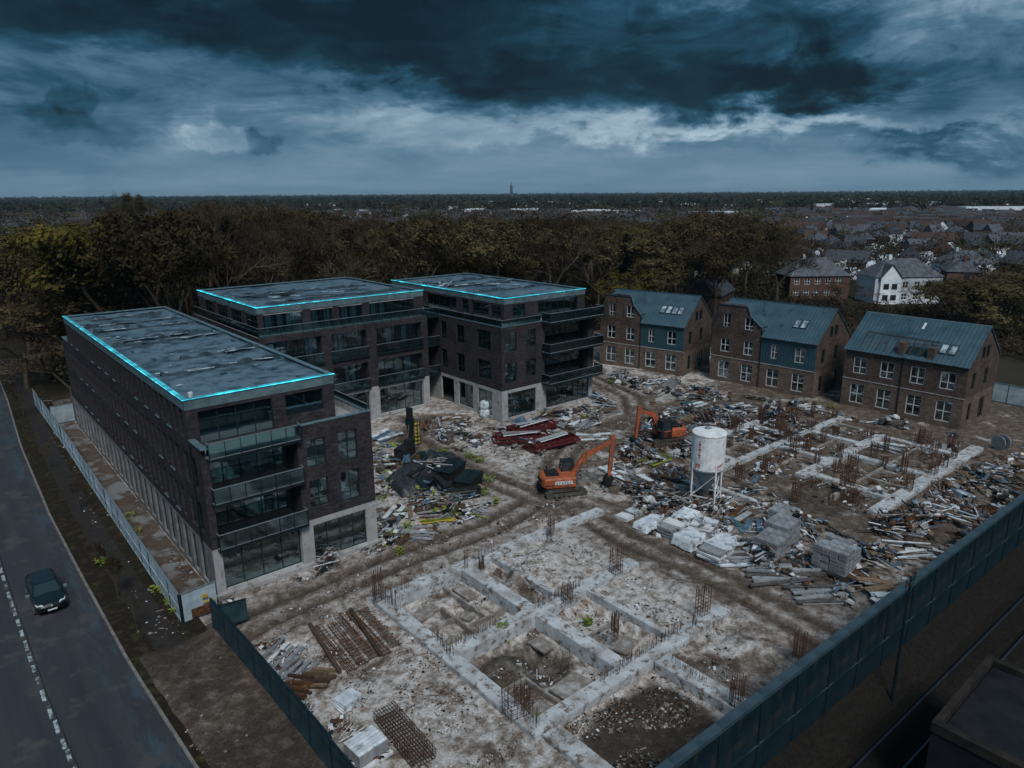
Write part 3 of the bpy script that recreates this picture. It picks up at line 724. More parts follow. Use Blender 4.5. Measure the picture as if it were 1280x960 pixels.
# ------------------------------------------------------------------ block C (right)
def block_c():
    ox, oy = 38.2, 16.7
    r = thing('apartment_block', 'right hand apartment block with stacked corner balconies beside the townhouses', 'building', (ox, oy, 0))
    WX, D, T, H = 15.2, 27.5, 11.2, 14.15
    ops = [(.9, 5.3, .3, 3.3), (7.0, 14.5, .3, 3.3)]
    M = facade(r, (0, 0, 0), 0, WX, 0, 3.7, ops, 'concrete', 'ground_floor_wall')
    window(r, M, *ops[0], cols=5, name='shop_window'); window(r, M, *ops[1], cols=8, name='shop_window')
    for k in range(4): obj('display_board', slab_mesh('display_board', 'plasterboard', .8, .03, 1.5), r, M=M @ Matrix.Translation((1.0 + k * 1.05, .5, .4)))
    wins = [(.5, 2.3, 4.55, 6.9), (3.7, 5.3, 4.75, 6.9), (.5, 2.3, 8.2, 10.5), (3.7, 5.3, 8.4, 10.5)]
    bays = [(6.7, 14.2, 3.95, 6.9, .9), (6.7, 14.2, 7.75, 10.7, .9)]
    M = facade(r, (0, 0, 0), 0, WX, 3.7, T, wins + bays, 'brick_dark')
    for q_ in wins: window(r, M, *q_, cols=2, bar=.3)
    for q_ in bays:
        window(r, M, *q_[:4], cols=7, depth=.8, name='balcony_window')
        obj('leaning_board', slab_mesh('leaning_board', 'plasterboard', .7, .03, 2.5), r, M=M @ Matrix.Translation((12.7, 1.1, q_[2])))
    for z in (3.75, 7.55, 11.25):
        slab(r, 'balcony_slab', 'metal_dark', 6.2, -1.5, z - .28, WX + .25, .88 if z < 11 else .0, z - .03)
        slab(r, 'balcony_deck', 'terrace', 6.25, -1.45, z - .028, WX + .2, .84 if z < 11 else .0, z + .01)
        balustrade(r, (6.25, -1.45), (WX + .2, -1.45), z + .02, 1.05, 1.25); balustrade(r, (WX + .2, -1.4), (WX + .2, 0), z + .02, 1.05, 1.4); balustrade(r, (6.25, -1.4), (6.25, 0), z + .02, 1.05, 1.4)
    # left side
    ops = [(D - 4.6, D - 1.9, .3, 3.3), (D - 8.6, D - 5.6, .3, 3.3), (D - 12.4, D - 9.6, .1, 3.3)]
    M = facade(r, (0, D, 0), -PI / 2, D, 0, 3.7, ops, 'concrete', 'ground_floor_wall')
    for q_ in ops[:2]: window(r, M, *q_, cols=2, name='shop_window')
    ops = []
    for y0, y1 in ((2.0, 4.6), (7.2, 8.8), (10.9, 12.2)):
        for z0, z1 in ((4.55, 6.9), (8.2, 10.5)): ops.append((D - y1, D - y0, z0, z1))
    M = facade(r, (0, D, 0), -PI / 2, D, 3.7, T, ops, 'brick_dark')
    for q_ in ops: window(r, M, *q_, cols=2 if q_[1] - q_[0] < 2 else 3, bar=.3 if q_[1] - q_[0] < 2 else None)
    ops = [(2 + 5 * k, 4 + 5 * k, z, z + 2.2) for k in range(5) for z in (.9, 4.6, 8.3)]
    M = facade(r, (WX, 0, 0), PI / 2, D, 0, T, ops, 'brick_dark')
    for q_ in ops: window(r, M, *q_, cols=2)
    facade(r, (WX, D, 0), PI, WX, 0, T, [], 'brick_dark')
    slab(r, 'roof_terrace', 'terrace', .02, .02, T - .2, WX - .02, D - .02, T - .02)
    g = MB(); g.box(-.04, -.04, T, 6.2, .24, T + .08); g.box(-.04, .242, T, .24, D, T + .078); g.build('parapet_cap', 'cap_metal', r)
    balustrade(r, (.1, .1), (6.1, .1), T + .08, .75, 1.2); balustrade(r, (.1, .2), (.1, 16), T + .08, .75, 1.5)
    x0, y0, x1, y1 = 2.0, 1.9, 15.4, 27.0
    ops = [(1.3, 3.3, T + .3, 13.2), (5.3, 12.2, T, 13.3)]
    M = facade(r, (x0, y0, 0), 0, x1 - x0, T - .2, H - .1, ops, 'brick_dark', 'penthouse_wall')
    window(r, M, *ops[0], cols=2); window(r, M, *ops[1], cols=6)
    for x in (6.4, 11.2): obj('leaning_board', slab_mesh('leaning_board', 'plasterboard', .9, .03, 1.9), r, M=M @ Matrix.Translation((x, .5, T)))
    ops = [(y1 - oy_ - w + oy - 0, y1 - oy_ + oy, T, 13.2) for oy_, w in ((21.2, 2.2), (24.8, 3.4), (26.6, 1.3), (34.5, 6.5))]
    ops = [(y1 - 4.4, y1 - 2.5, T, 13.2), (y1 - 8.2, y1 - 4.9, T, 13.2), (y1 - 10.3, y1 - 8.9, T, 13.2), (y1 - 18.2, y1 - 11.4, T, 13.2)]
    M = facade(r, (x0, y1, 0), -PI / 2, y1 - y0, T - .2, H - .1, ops, 'brick_dark', 'penthouse_wall')
    for q_ in ops: window(r, M, *q_, cols=5 if q_[1] - q_[0] > 5 else 2)
    facade(r, (x1, y0, 0), PI / 2, y1 - y0, T - .2, H - .1, [], 'brick_dark', 'penthouse_wall')
    facade(r, (x1, y1, 0), PI, x1 - x0, T - .2, H - .1, [], 'brick_dark', 'penthouse_wall')
    flat_roof(r, x0, y0, x1, y1, H, [(9, 3, 14.5), (15.5, 4.5, 14.5), (20.5, 3, 14)], {'left': 'led', 'front': 'led'}, 21, 14)
    rd = random.Random(9)
    for k in range(9):
        g = MB(); M = Matrix.Translation((rd.uniform(4, 13), rd.uniform(9, 22), H - .1)) @ Matrix.Rotation(rd.uniform(-1.2, 1.2), 4, 'Z')
        g.obox(M, rd.uniform(1.2, 4.2), rd.uniform(.12, .6), rd.uniform(.05, .3)); g.build('roofing_batten', rd.choice(['seam_flap', 'black_plastic', 'membrane_seam']), r)
    # link with block B: open decks across a dark recess
    facade(r, (-2.55, 17.2, 0), 0, 2.54, 0, T - .1, [(.4, 2.2, z, z + 2.2) for z in (.2, 4.1, 7.9)], 'brick_dark', 'link_wall')
    for z in (3.75, 7.55, 11.2):
        slab(r, 'link_deck', 'metal_dark', -2.54, 12.4, z - .3, -.01, 17.19, z); balustrade(r, (-2.5, 12.45), (-.05, 12.45), z, 1.0, 1.2)
    interior(r, 0, 0, WX, D, (.2, 3.7, 7.5, 10.95), H - .1, 1)


block_a(); block_b(); block_c()


# ------------------------------------------------------------------ townhouses
def townhouse(loc, rz, L, label, style, sky_n):
    r = thing('townhouse', label, 'house', loc, rz)
    D, E, RZ, GF = 9.8, 7.2, 11.0, 3.5
    # ground floor
    cs = [L * t for t in (.14, .375, .625, .86)]
    ops = [(c - .85, c + .85, .55, 2.95) for c in cs]
    M = facade(r, (0, 0, 0), 0, L, -.1, GF, ops, 'brick_tan', 'ground_floor_wall')
    for q_ in ops: window(r, M, *q_, cols=2, bar=.5, frame='frame_white', fw=.09, depth=.1)
    g = MB(); g.box(-.04, -.05, GF - .02, L + .04, -.002, GF + .08); g.build('belt_course', 'concrete', r)
    half = L * .5
    if style == 'gable':
        ops = [(c - .7, c + .7, 4.25, 6.2) for c in cs[:2]]
        M = facade(r, (0, 0, 0), 0, half, GF + .08, E, ops, 'brick_brown')
        for q_ in ops: window(r, M, *q_, cols=2, bar=.5, frame='frame_white', fw=.09, depth=.1)
        M = facade(r, (half, 0, 0), 0, half, GF + .08, E, [(c - w, c + w, 4.4, 6.35) for c, w in zip(cs[2:], (.45, .7))], 'clad_metal', 'metal_cladding')
        for c, w in zip(cs[2:], (.45, .7)): window(r, M, c - half - w + half - half if False else c - w, c + w, 4.4, 6.35, cols=2, bar=.45, frame='frame_white', fw=.08, depth=.1) if False else None
    else:
        ops = [(c - .8, c + .8, 4.3, 6.3) for c in cs]
        M = facade(r, (0, 0, 0), 0, L, GF + .08, E, ops, 'brick_brown')
        for q_ in ops: window(r, M, *q_, cols=2, bar=.4, frame='frame_white', fw=.09, depth=.1)
    if style == 'gable':
        for o in [o for o in r.children if o.name.startswith('metal_cladding')]: bpy.data.objects.remove(o)
        ops = [(c - w - half, c + w - half, 4.4, 6.35) for c, w in zip(cs[2:], (.45, .7))]
        M = facade(r, (half, 0, 0), 0, L - half, GF + .08, E, ops, 'clad_metal', 'metal_cladding')
        for q_ in ops: window(r, M, *q_, cols=2, bar=.45, frame='frame_white', fw=.08, depth=.1)
        g = MB(); x = half + .3
        while x < L - .1:
            g.box(x, -.035, GF + .1, x + .03, -.001, E - .02); x += .42
        # ribs broken where the windows are
        g2 = MB(); x = half + .3
        while x < L - .1:
            segs = [(GF + .1, E - .02)]
            for q_ in ops:
                if q_[0] + half - .06 < x < q_[1] + half + .04: segs = [(GF + .1, 4.35), (6.4, E - .02)]
            for a, c in segs: g2.box(x, -.035, a, x + .03, -.001, c)
            x += .42
        g2.build('cladding_ribs', 'roof_rib', r, kind='stuff')
    # gable ends
    for x, ang, wx in ((0, -PI / 2, 0), (L, PI / 2, 1)):
        ops = [(1.6, 2.7, .6, 2.7), (5.2, 7.0, .2, 2.7), (1.6, 2.7, 4.3, 6.2), (5.4, 6.6, 4.3, 6.2)]
        M = facade(r, (x, D if not wx else 0, 0), ang, D, -.1, GF, ops[:2], 'brick_tan', 'gable_wall')
        M = facade(r, (x, D if not wx else 0, 0), ang, D, GF, E, ops[2:], 'brick_brown', 'gable_wall')
        for q_ in ops: window(r, M, *q_, cols=2, bar=.5, frame='frame_dark', fw=.08, depth=.12)
        g = MB(); y = x + (-.0 if not wx else 0)
        g.poly([(x, 0, E), (x, D, E), (x, D / 2, RZ)] if not wx else [(x, D, E), (x, 0, E), (x, D / 2, RZ)], 0, [(0, 0), (D, 0), (D / 2, RZ - E)])
        g.build('gable_wall', 'brick_brown', r)
        for yy in (3.9, 5.3): 
            window(r, M, yy - .4, yy + .4, 7.7, 9.0, cols=1, frame='frame_dark', depth=-.05, name='gable_window')
    facade(r, (L, D, 0), PI, L, -.1, E, [], 'brick_brown', 'rear_wall')
    for z in (.1, GF): slab(r, 'floor_slab', 'interior', .3, .3, z - .15, L - .3, D - .3, z)
    slab(r, 'inner_wall', 'interior', .4, 4.2, .1, L - .4, 4.5, E - .1)
    # roof: two slopes with thickness and standing seams
    def rp(x, t, off=0.0, back=False):   # t 0 eave..1 ridge
        y = -.25 + (D / 2 + .25) * t; z = E - .18 + (RZ - E + .18) * t
        if back: y = D - y
        n = Vector((0, -(RZ - E), D / 2)).normalized()
        if back: n.y = -n.y
        return Vector((x, y, z)) + n * off
    fx0 = -.12
    for back in (False, True):
        g = MB(); cut = style == 'gable' and not back
        for a, c, t0 in (((fx0, half, .32), (half, L + .12, 0)) if cut else ((fx0, L + .12, 0),)):
            q4 = [rp(a, t0, .02, back), rp(c, t0, .02, back), rp(c, 1, .02, back), rp(a, 1, .02, back)]
            q5 = [rp(a, t0, .16, back), rp(c, t0, .16, back), rp(c, 1, .16, back), rp(a, 1, .16, back)]
            g._hex(q4 + q5, 0)
        g.build('roof', 'roof_metal', r)
    g = MB(); x = .2
    while x < L + .05:
        for back in (False, True):
            a = rp(x, .32 if (style == 'gable' and not back and x < half) else .0, .16, back); c = rp(x, .985, .16, back); g.bar(a, c, .035, .09)
        x += .46
    g.build('roof_seams', 'roof_rib', r, kind='stuff')
    g = MB(); g.box(fx0 - .02, D / 2 - .14, RZ + .06, L + .14, D / 2 + .14, RZ + .2); g.build('ridge_cap', 'cap_metal' if style != 'gable' else 'roof_rib', r)
    # skylights
    for k in range(sky_n):
        c = L * (.80 if style != 'gable' else .78) + (k - (sky_n - 1) / 2) * .95
        t0, t1 = (.36, .60) if style == 'gable' else (.22, .46)
        o_ = MB(); o_._hex([rp(c - .38, t0, .15), rp(c + .38, t0, .15), rp(c + .38, t1, .15), rp(c - .38, t1, .15), rp(c - .38, t0, .25), rp(c + .38, t0, .25), rp(c + .38, t1, .25), rp(c - .38, t1, .25)], 0)
        f = o_.build('skylight', 'metal_dark', r)
        o_ = MB(); o_._hex([rp(c - .31, t0 + .02, .24), rp(c + .31, t0 + .02, .24), rp(c + .31, t1 - .02, .24), rp(c - .31, t1 - .02, .24), rp(c - .31, t0 + .02, .27), rp(c + .31, t0 + .02, .27), rp(c + .31, t1 - .02, .27), rp(c - .31, t1 - .02, .27)], 0)
        o_.build('skylight_pane', 'seam_flap', f)
    if style == 'gable':
        # brick cross gable over the left half, its windows and dormer roof
        gx = [(0.05, E), (.08, 8.4), (.6, 9.6), (.95, 10.85), (5.3, 10.85), (5.8, 9.6), (half, 8.3), (half, E)]
        ops = [(cs[0] - .45, cs[0] + .55, 7.75, 9.7), (cs[1] - .75, cs[1] + .55, 7.75, 9.5)]
        # wall in vertical strips so that the openings are real
        g = MB(); xs = sorted({p_[0] for p_ in gx} | {v for q_ in ops for v in q_[:2]})
        def top(x):
            for (xa, za), (xb, zb) in zip(gx, gx[1:]):
                if xa <= x <= xb and xb > xa: return za + (zb - za) * (x - xa) / (xb - xa)
            return E
        for xa, xb in zip(xs, xs[1:]):
            if xb - xa < .01: continue
            ta, tb = top(xa + 1e-4), top(xb - 1e-4); hole = [q_ for q_ in ops if q_[0] - .001 < xa and xb < q_[1] + .001]
            def st(a0, a1, b0, b1):
                g.poly([(xa, -.02, a0), (xb, -.02, b0), (xb, -.02, b1), (xa, -.02, a1)], 0, [(xa, a0), (xb, b0), (xb, b1), (xa, a1)])
            if hole: st(E, hole[0][2], E, hole[0][2]); st(hole[0][3], ta, hole[0][3], tb)
            else: st(E, ta, E, tb)
        for q_ in ops:
            a, c, e, h = q_
            g.poly([(a, -.02, e), (a, -.02, h), (a, .3, h), (a, .3, e)], 0); g.poly([(c, -.02, h), (c, -.02, e), (c, .3, e), (c, .3, h)], 0)
            g.poly([(a, -.02, e), (a, .3, e), (c, .3, e), (c, -.02, e)], 0); g.poly([(a, -.02, h), (c, -.02, h), (c, .3, h), (a, .3, h)], 0)
        g.build('dormer_wall', 'brick_brown', r)
        for q_ in ops: window(r, fr((0, 0, 0), 0), *q_, cols=2, bar=.3, frame='frame_white', fw=.08, depth=.08)
        g = MB(); rr = random.Random(int(L * 10))
        for x in (.1, .75, 1.4, 2.9, 4.2): g.tube((x, -.45, E - .1), (x, -.45, rr.uniform(9.8, 11.3)), .035, .035, 5)
        for z in (7.9, 9.3, 10.5): g.tube((-.1, -.45, z), (rr.uniform(2.6, 4.6), -.45, z), .03, .03, 5)
        g.tube((.1, -.45, 7.3), (1.4, -.45, 10.4), .03, .03, 5); g.build('scaffold_tubes', 'metal_dark', r)
        g = MB()
        for k in range(5): x = 1.2 + k * .8; g.obox(Matrix.Translation((x, .1 + rr.uniform(0, .3), 10.92 + rr.uniform(0, .12))) @ Matrix.Rotation(rr.uniform(-.2, .2), 4, 'Y'), rr.uniform(.6, 1.1), .5, .08)
        g.build('loose_roof_boards', 'timber_dark', r)
        # dormer roof: faces run back from the wall top to the main slope
        def back_y(z): return D / 2 * (z - E) / (RZ - E) + .1
        g = MB()
        for (xa, za), (xb, zb) in zip(gx, gx[1:]):
            if xb - xa < .02 and False: continue
            ya, yb = max(.2, back_y(za)), max(.2, back_y(zb))
            P0, P1, P2, P3 = (xa, -.12, za), (xb, -.12, zb), (xb, yb, zb), (xa, ya, za)
            up = Vector((0, 0, .1))
            A = [Vector(p_) for p_ in (P0, P1, P2, P3)]
            g._hex(A + [p_ + up for p_ in A], 0)
        g.build('dormer_roof', 'roof_metal', r)
        g = MB(); g.bar((half + .02, -.15, 8.1), (half + .02, back_y(8.1), 8.12), .08, .12); g.bar((5.3, -.16, 10.93), (5.8, -.16, 9.65), .1, .1); g.bar((5.8, -.16, 9.65), (half + .02, -.16, 8.3), .1, .1); g.build('dormer_edge', 'cap_metal', r)
        g = MB(); g.tube((half - .02, -.08, .1), (half - .02, -.08, 8.0), .05, .05, 6); g.build('downpipe', 'metal_dark', r)
    else:
        # half built dormer walls and bare battens in the middle of the slope
        g = MB()
        for a, c, t in ((6.0, 6.7, 8.9), (9.2, 9.9, 8.7)): g.box(a, -.03, E - .02, c, 1.2, t)
        g.build('dormer_pier', 'brick_brown', r)
        g = MB(); g.box(2.4, .0, 9.06, 5.2, .1, 9.1)
        g = MB()
        for k in range(9):
            x = 1.6 + k * .95; a = rp(x, .08, .25); c = rp(x + random.uniform(-.2, .2), .5, .3); g.bar(a, c, .06, .06)
        g.bar(rp(1.4, .5, .32), rp(9.8, .47, .32), .08, .08); g.bar(rp(6.2, .34, .34), rp(9.9, .36, .5), .07, .07)
        g.build('bare_battens', 'timber_dark', r)
        g = MB(); g._hex([rp(x, t, o_) for o_, in ((.17,), (.2,)) for x, t in ((6.75, .1), (9.15, .1), (9.15, .3), (6.75, .3))], 0); g.build('dormer_glazing', 'metal_dark', r)
        g = MB(); g._hex([rp(x, t, o_) for o_ in (.18, .23) for x, t in ((7.0, .74), (7.25, .74), (7.25, .9), (7.0, .9))], 0); g.build('roof_hatch', 'white_bit', r)
        g = MB(); g.tube((L * .5, -.08, .1), (L * .5, -.08, E), .06, .06, 6); g.build('downpipe', 'metal_dark', r)


townhouse((68.8, 29.8, 0), R(-78), 14.0, 'leftmost townhouse with four skylights on its blue metal roof', 'gable', 4)
townhouse((73.5, 12.7, 0), R(-86.5), 15.0, 'middle townhouse of the three with two skylights on a blue metal roof', 'gable', 2)
townhouse((74.9, -5.7, 0), R(-90), 13.6, 'rightmost townhouse with half built dormer and bare battens on its roof', 'plain', 2)
# ------------------------------------------------------------------ ground, road, verge
KERB = [(-90, -3.6), (-60, -4.4), (-30, -5.2), (-14, -5.8), (-4, -6.3), (9, -6.5), (22, -6.6), (44, -6.2), (66, -5.2), (88, -4.6), (110, -9), (140, -20), (260, -80)]


def kx(y): return float(np.interp(y, [k[0] for k in KERB], [k[1] for k in KERB]))


# foundation cells: x0,x1,y0,y1,floor
CELLS = [(8.6, 14.1, -14.4, -8.1, -.75), (15.4, 17.0, -14.4, -8.1, -.75), (17.0, 23.2, -14.4, -8.1, -.12), (8.6, 14.3, -22.2, -15.8, -.8),
         (15.5, 19.2, -22.2, -15.8, -.65), (19.2, 23.5, -22.2, -15.8, -.1), (8.9, 16.5, -30.5, -23.5, -.35), (17.7, 24.0, -29.5, -23.5, -.15)]
ROADS = [[(-6, -6), (2, -4.0), (12, -3.4), (20, -3.6), (28, -2.2), (34, 3), (41, 7), (52, 8), (60, 6.5), (66, 1), (67, -10), (70, -22)], [(27, -3), (26, 8), (27, 19), (31, 23)], [(52, 8), (58, 14), (61, 24), (62, 36)],
         [(28, -6), (27, -12), (27.5, -18), (27, -24), (26, -31)]]


def road_d(X, Y):
    best = np.full(X.shape, 99.)
    for rd_ in ROADS:
        for (xa, ya), (xb, yb) in zip(rd_, rd_[1:]):
            dx, dy = xb - xa, yb - ya; t = np.clip(((X - xa) * dx + (Y - ya) * dy) / (dx * dx + dy * dy), 0, 1)
            best = np.minimum(best, np.hypot(X - xa - t * dx, Y - ya - t * dy))
    return best


def ground_z(X, Y):
    z = .30 * (vnoise(X, Y, 5, 4, 1) - .5) + .10 * (vnoise(X, Y, .9, 3, 2) - .5)
    rd_ = road_d(X, Y); w = np.clip(1.3 - rd_ / 2.6, 0, 1)
    z = z * (1 - .6 * w) - .06 * w - .22 * w * np.exp(-((rd_ - 1.0) / .28) ** 2) + .12 * w * np.exp(-((rd_ - 1.55) / .2) ** 2)
    z = z + .5 * np.clip(vnoise(X, Y, 6, 3, 5) - .62, 0, 1) * (X > 38)
    z = np.where((X > 6.5) & (X < 30) & (Y < -6.2) & (Y > -30), z * .45 - .03, z)
    for x0, x1, y0, y1, f in CELLS:
        d = np.minimum(np.minimum(X - x0, x1 - X), np.minimum(Y - y0, y1 - Y)); k = np.clip(d / .25 + 1.6, 0, 1)
        z = z * (1 - k) + k * (f + .35 * (vnoise(X, Y, 1.6, 4, 6) - .5))
    # two round sumps and spoil heaps in the cells
    for cx, cy, rr, hh in ((11.9, -10.5, 1.0, -.7), (12.9, -18.2, 1.25, -1.1), (16.6, -11.0, .9, .8), (10.3, -17.6, 1.4, .55), (17.3, -19.4, .9, .4), (20.5, -10.2, 1.4, .35), (26, -4.9, 1.8, .25),
                           (23.2, -7.8, 1.3, -.25), (24.6, -20, 1.3, .45), (22, -26, 1.5, .35), (46, -18, 3.2, -.5), (41, -16, 1.8, .5), (50, -27, 2.0, .6), (33, -28.5, 1.6, .5), (56, 3.5, 1.6, .7), (44, 7.6, 1.5, .5)):
        d = np.hypot(X - cx, Y - cy) / rr; z = z + hh * np.clip(1.15 - d, 0, 1) ** .7 * (1 + .4 * (vnoise(X, Y, .7, 3, 8) - .5))
    return z


GX0, GX1, GY0, GY1 = -2.4, 92.0, -31.2, 62.0
nx, ny = 345, 341
xs = np.linspace(GX0, GX1, nx); ys = np.linspace(GY0, GY1, ny)
me = grid_mesh('construction_ground', GX0, GX1, GY0, GY1, nx, ny, ground_z, 'site_ground')
X, Y = np.meshgrid(xs, ys)
Zg = ground_z(X, Y)
zr = .50 + .2 * np.sin(X * .3); rdd = road_d(X, Y)
pale = np.full(X.shape, .52)
pale = np.where((X > 40) & (Y < 9), .26, pale); pale = np.where((X > 30) & (X <= 40) & (Y < -4), .42, pale); pale = np.where((X < 8.0) & (Y < -6), .58, pale)
pale = np.where((X > 17) & (X < 25) & (Y < -7) & (Y > -23), .9, pale)
pale = np.where((X > 15.5) & (X < 27) & (Y > -2) & (Y < 14), .7, pale)
road = np.clip(1.35 - rdd / 3.0 + .5 * (vnoise(X, Y, 2.5, 4, 11) - .5), 0, 1); road = road * road * (3 - 2 * road)
dark = np.zeros(X.shape)
for x0, x1, y0, y1, w in [(8.9, 16.5, -30.5, -23.5, 1.0), (8.6, 12.0, -20.0, -15.8, .75), (15.4, 17.2, -13.5, -9.5, .55), (11.4, 14.3, -19.8, -16.6, .8), (42, 50, -21.5, -15, .55), (17.7, 26, -31, -27.0, .6), (17.7, 20, -27, -23.6, .55), (28.5, 36, -30, -24, .55)]:
    d = np.minimum(np.minimum(X - x0, x1 - X), np.minimum(Y - y0, y1 - Y)) + 1.6 * (vnoise(X, Y, 2.0, 4, 4) - .5)
    dark = np.maximum(dark, w * np.clip(d / .5, 0, 1))
far_ = np.clip((X - 86) / 6, 0, 1) + np.clip((Y - 50) / 10, 0, 1) + np.clip((X - 60) * .2, 0, 1) * np.clip((Y - 36) / 6, 0, 1)
dark = np.clip(np.maximum(dark, far_ * .8), 0, 1)
dark = np.maximum(dark, .5 * np.clip(vnoise(X, Y, 7, 4, 9) * 3 - 1.75, 0, 1))
rut = np.exp(-((rdd - 1.9) / .35) ** 2) + np.exp(-(rdd / .45) ** 2); road = road * (1 - .65 * rut * (.4 + vnoise(X, Y, 3, 3, 12))); dark = np.maximum(dark, np.clip(.62 * np.exp(-((rdd - 1.0) / .32) ** 2) * (.5 + vnoise(X, Y, 2, 3, 13)), 0, .8))
ca = me.color_attributes.new('zone', 'FLOAT_COLOR', 'POINT')
ca.data.foreach_set('color', np.stack([pale, road * 1.0, dark, np.ones(X.shape)], -1).reshape(-1).astype(np.float32))
obj('construction_ground', me, kind='structure')


def gz(x, y): return float(ground_z(np.array([float(x)]), np.array([float(y)]))[0])


# the land around, out to the horizon, laid as a ring about the site
def ring(name, m_, holes, ext, z):
    (hx0, hx1, hy0, hy1) = holes; (a, b_, c, d) = ext; g = MB()
    for q_ in ((a, c, b_, hy0), (a, hy1, b_, d), (a, hy0, hx0, hy1), (hx1, hy0, b_, hy1)):
        g.poly([(q_[0], q_[1], z), (q_[2], q_[1], z), (q_[2], q_[3], z), (q_[0], q_[3], z)])
    return g.build(name, m_, kind='structure')


ring('countryside', 'woodland_floor', (-20, GX1, -56, GY1), (-14000, 14000, -14000, 14000), -.12)
# fill between the ring and the site
g = MB()
g.poly([(-20, GY0 - .0, -.14), (-2.4, GY0, -.14), (-2.4, GY1, -.14), (-20, GY1, -.14)])
g.poly([(-20, -56, -.14), (GX1, -56, -.14), (GX1, GY0, -.14), (-20, GY0, -.14)])
g.build('earth', 'ballast', kind='structure')

yy = np.linspace(-90, 300, 140)
g = MB()
for a, c in zip(yy, yy[1:]): g.poly([(kx(a) - 14, a, 0), (kx(a), a, 0), (kx(c), c, 0), (kx(c) - 14, c, 0)])
g.build('road', 'asphalt', kind='structure')
g = MB()
for a, c in zip(yy, yy[1:]):
    g._hex([(kx(a), a, -.1), (kx(a) + .16, a, -.1), (kx(c) + .16, c, -.1), (kx(c), c, -.1), (kx(a), a, .13), (kx(a) + .16, a, .13), (kx(c) + .16, c, .13), (kx(c), c, .13)], 0)
g.build('kerb', 'kerb', kind='structure')
g = MB()
for a, c in zip(yy, yy[1:]):
    if c > 64: ea = ec = 10.0
    else: ea = ec = (GX0 if a > GY0 else 2)
    for i in range(3):
        t0, t1 = i / 3, (i + 1) / 3
        la, lc = kx(a) + .16, kx(c) + .16
        g.poly([(la + (kx(a) + 4.6 - la) * t0, a, .1), (la + (kx(a) + 4.6 - la) * t1, a, .1), (lc + (kx(c) + 4.6 - lc) * t1, c, .1), (lc + (kx(c) + 4.6 - lc) * t0, c, .1)])
g.build('verge', 'verge', kind='structure')
g = MB()
for a, c in zip(yy, yy[1:]): g.poly([(kx(a) + 1.55, a, .106), (kx(a) + 3.05, a, .106), (kx(c) + 3.05, c, .106), (kx(c) + 1.55, c, .106)])
g.build('footpath', 'asphalt_path', kind='structure')
g = MB(); g.box(-2.25, -1.0, -.3, -.13, 50, .16); g.build('paved_strip', 'paving', kind='structure')
# churned mud where lorries cross the verge
me = grid_mesh('mud_track', -6.0, -.7, -33, -1.4, 60, 300, lambda X, Y: .11 + .11 * vnoise(X, Y, 1.4, 4, 3) - .24 * np.clip((Y + 4.2 + 1.6 * (vnoise(X, Y, 1.5, 3, 4) - .5)) / 2.2, 0, 1) - .24 * np.clip((np.interp(Y, [-33, -14, -4], [-4.6, -5.35, -5.85]) - X + .25) / .5, 0, 1), 'site_ground')
ca = me.color_attributes.new('zone', 'FLOAT_COLOR', 'POINT'); n = len(me.vertices)
co_ = np.array([v.co[:] for v in me.vertices]); wv = vnoise(co_[:, 0], co_[:, 1], 2.5, 4, 2)
ca.data.foreach_set('color', np.stack([np.full(n, .25), np.full(n, .55), np.clip(wv * 2.2 - .35 + np.clip((-13 - co_[:, 1]) / 8, 0, .5), .15, .95), np.ones(n)], -1).reshape(-1).astype(np.float32))
obj('mud_track', me, kind='structure')

# centre line: worn dashes with a verge-coloured groove
rd = random.Random(2); y = -22.0
while y < 60:
    l = rd.uniform(.7, 1.3); x = kx(y) - 4.15; g = MB()
    g.poly([(x - .09, y, .006), (x + .09, y + rd.uniform(-.1, .1), .006), (x + .1, y + l, .006), (x - .08, y + l - .05, .006)])
    g.build('road_marking', 'pale_paint', kind='structure'); y += l + rd.uniform(.15, .6)
g = MB()
for a, c in zip(yy, yy[1:]): g.poly([(kx(a) - 3.97, a, .005), (kx(a) - 3.93, a, .005), (kx(c) - 3.93, c, .005), (kx(c) - 3.97, c, .005)])
g.build('road_joint', 'verge', kind='structure')


# ------------------------------------------------------------------ hoardings and barrier
def hoarding(name, label, pts, m_, ph, pw, tilt=0.0, cap='rail_metal', skip=()):
    r = thing(name, label, 'fence', (pts[0][0], pts[0][1], 0)); off = Vector((pts[0][0], pts[0][1], 0)); rd = random.Random(len(pts)); cache = {}
    for (xa, ya), (xb, yb) in zip(pts, pts[1:]):
        d = Vector((xb - xa, yb - ya, 0)); Ln = d.length; n = max(1, round(Ln / pw)); w = Ln / n; ang = math.atan2(d.y, d.x)
        for k in range(n):
            p_ = Vector((xa, ya, 0)) + d * (k / n) - off
            key = round(w, 2)
            if key not in cache:
                g = MB(); g.box(.03, -.02, .08, w - .03, .02, ph); 
                for zz in (.1, ph * .5, ph - .1): g.box(.03, .021, zz - .04, w - .03, .05, zz + .04)
                q_ = MB(); q_.box(-.03, -.04, 0, .03, .05, ph + .04)
                t = MB(); t.box(0, -.05, ph + .001, w, .055, ph + .06)
                cache[key] = (g.mesh('panel', [m_]), q_.mesh('post', ['metal_dark']), t.mesh('top_cap', [cap]))
            M = Matrix.Translation((p_.x, p_.y, .05)) @ Matrix.Rotation(ang, 4, 'Z') @ Matrix.Rotation(rd.uniform(-tilt, tilt), 4, 'X')
            for nm, me_ in zip(('panel', 'post', 'top_cap'), cache[key]): obj(nm, me_, r, M=M)
    return r


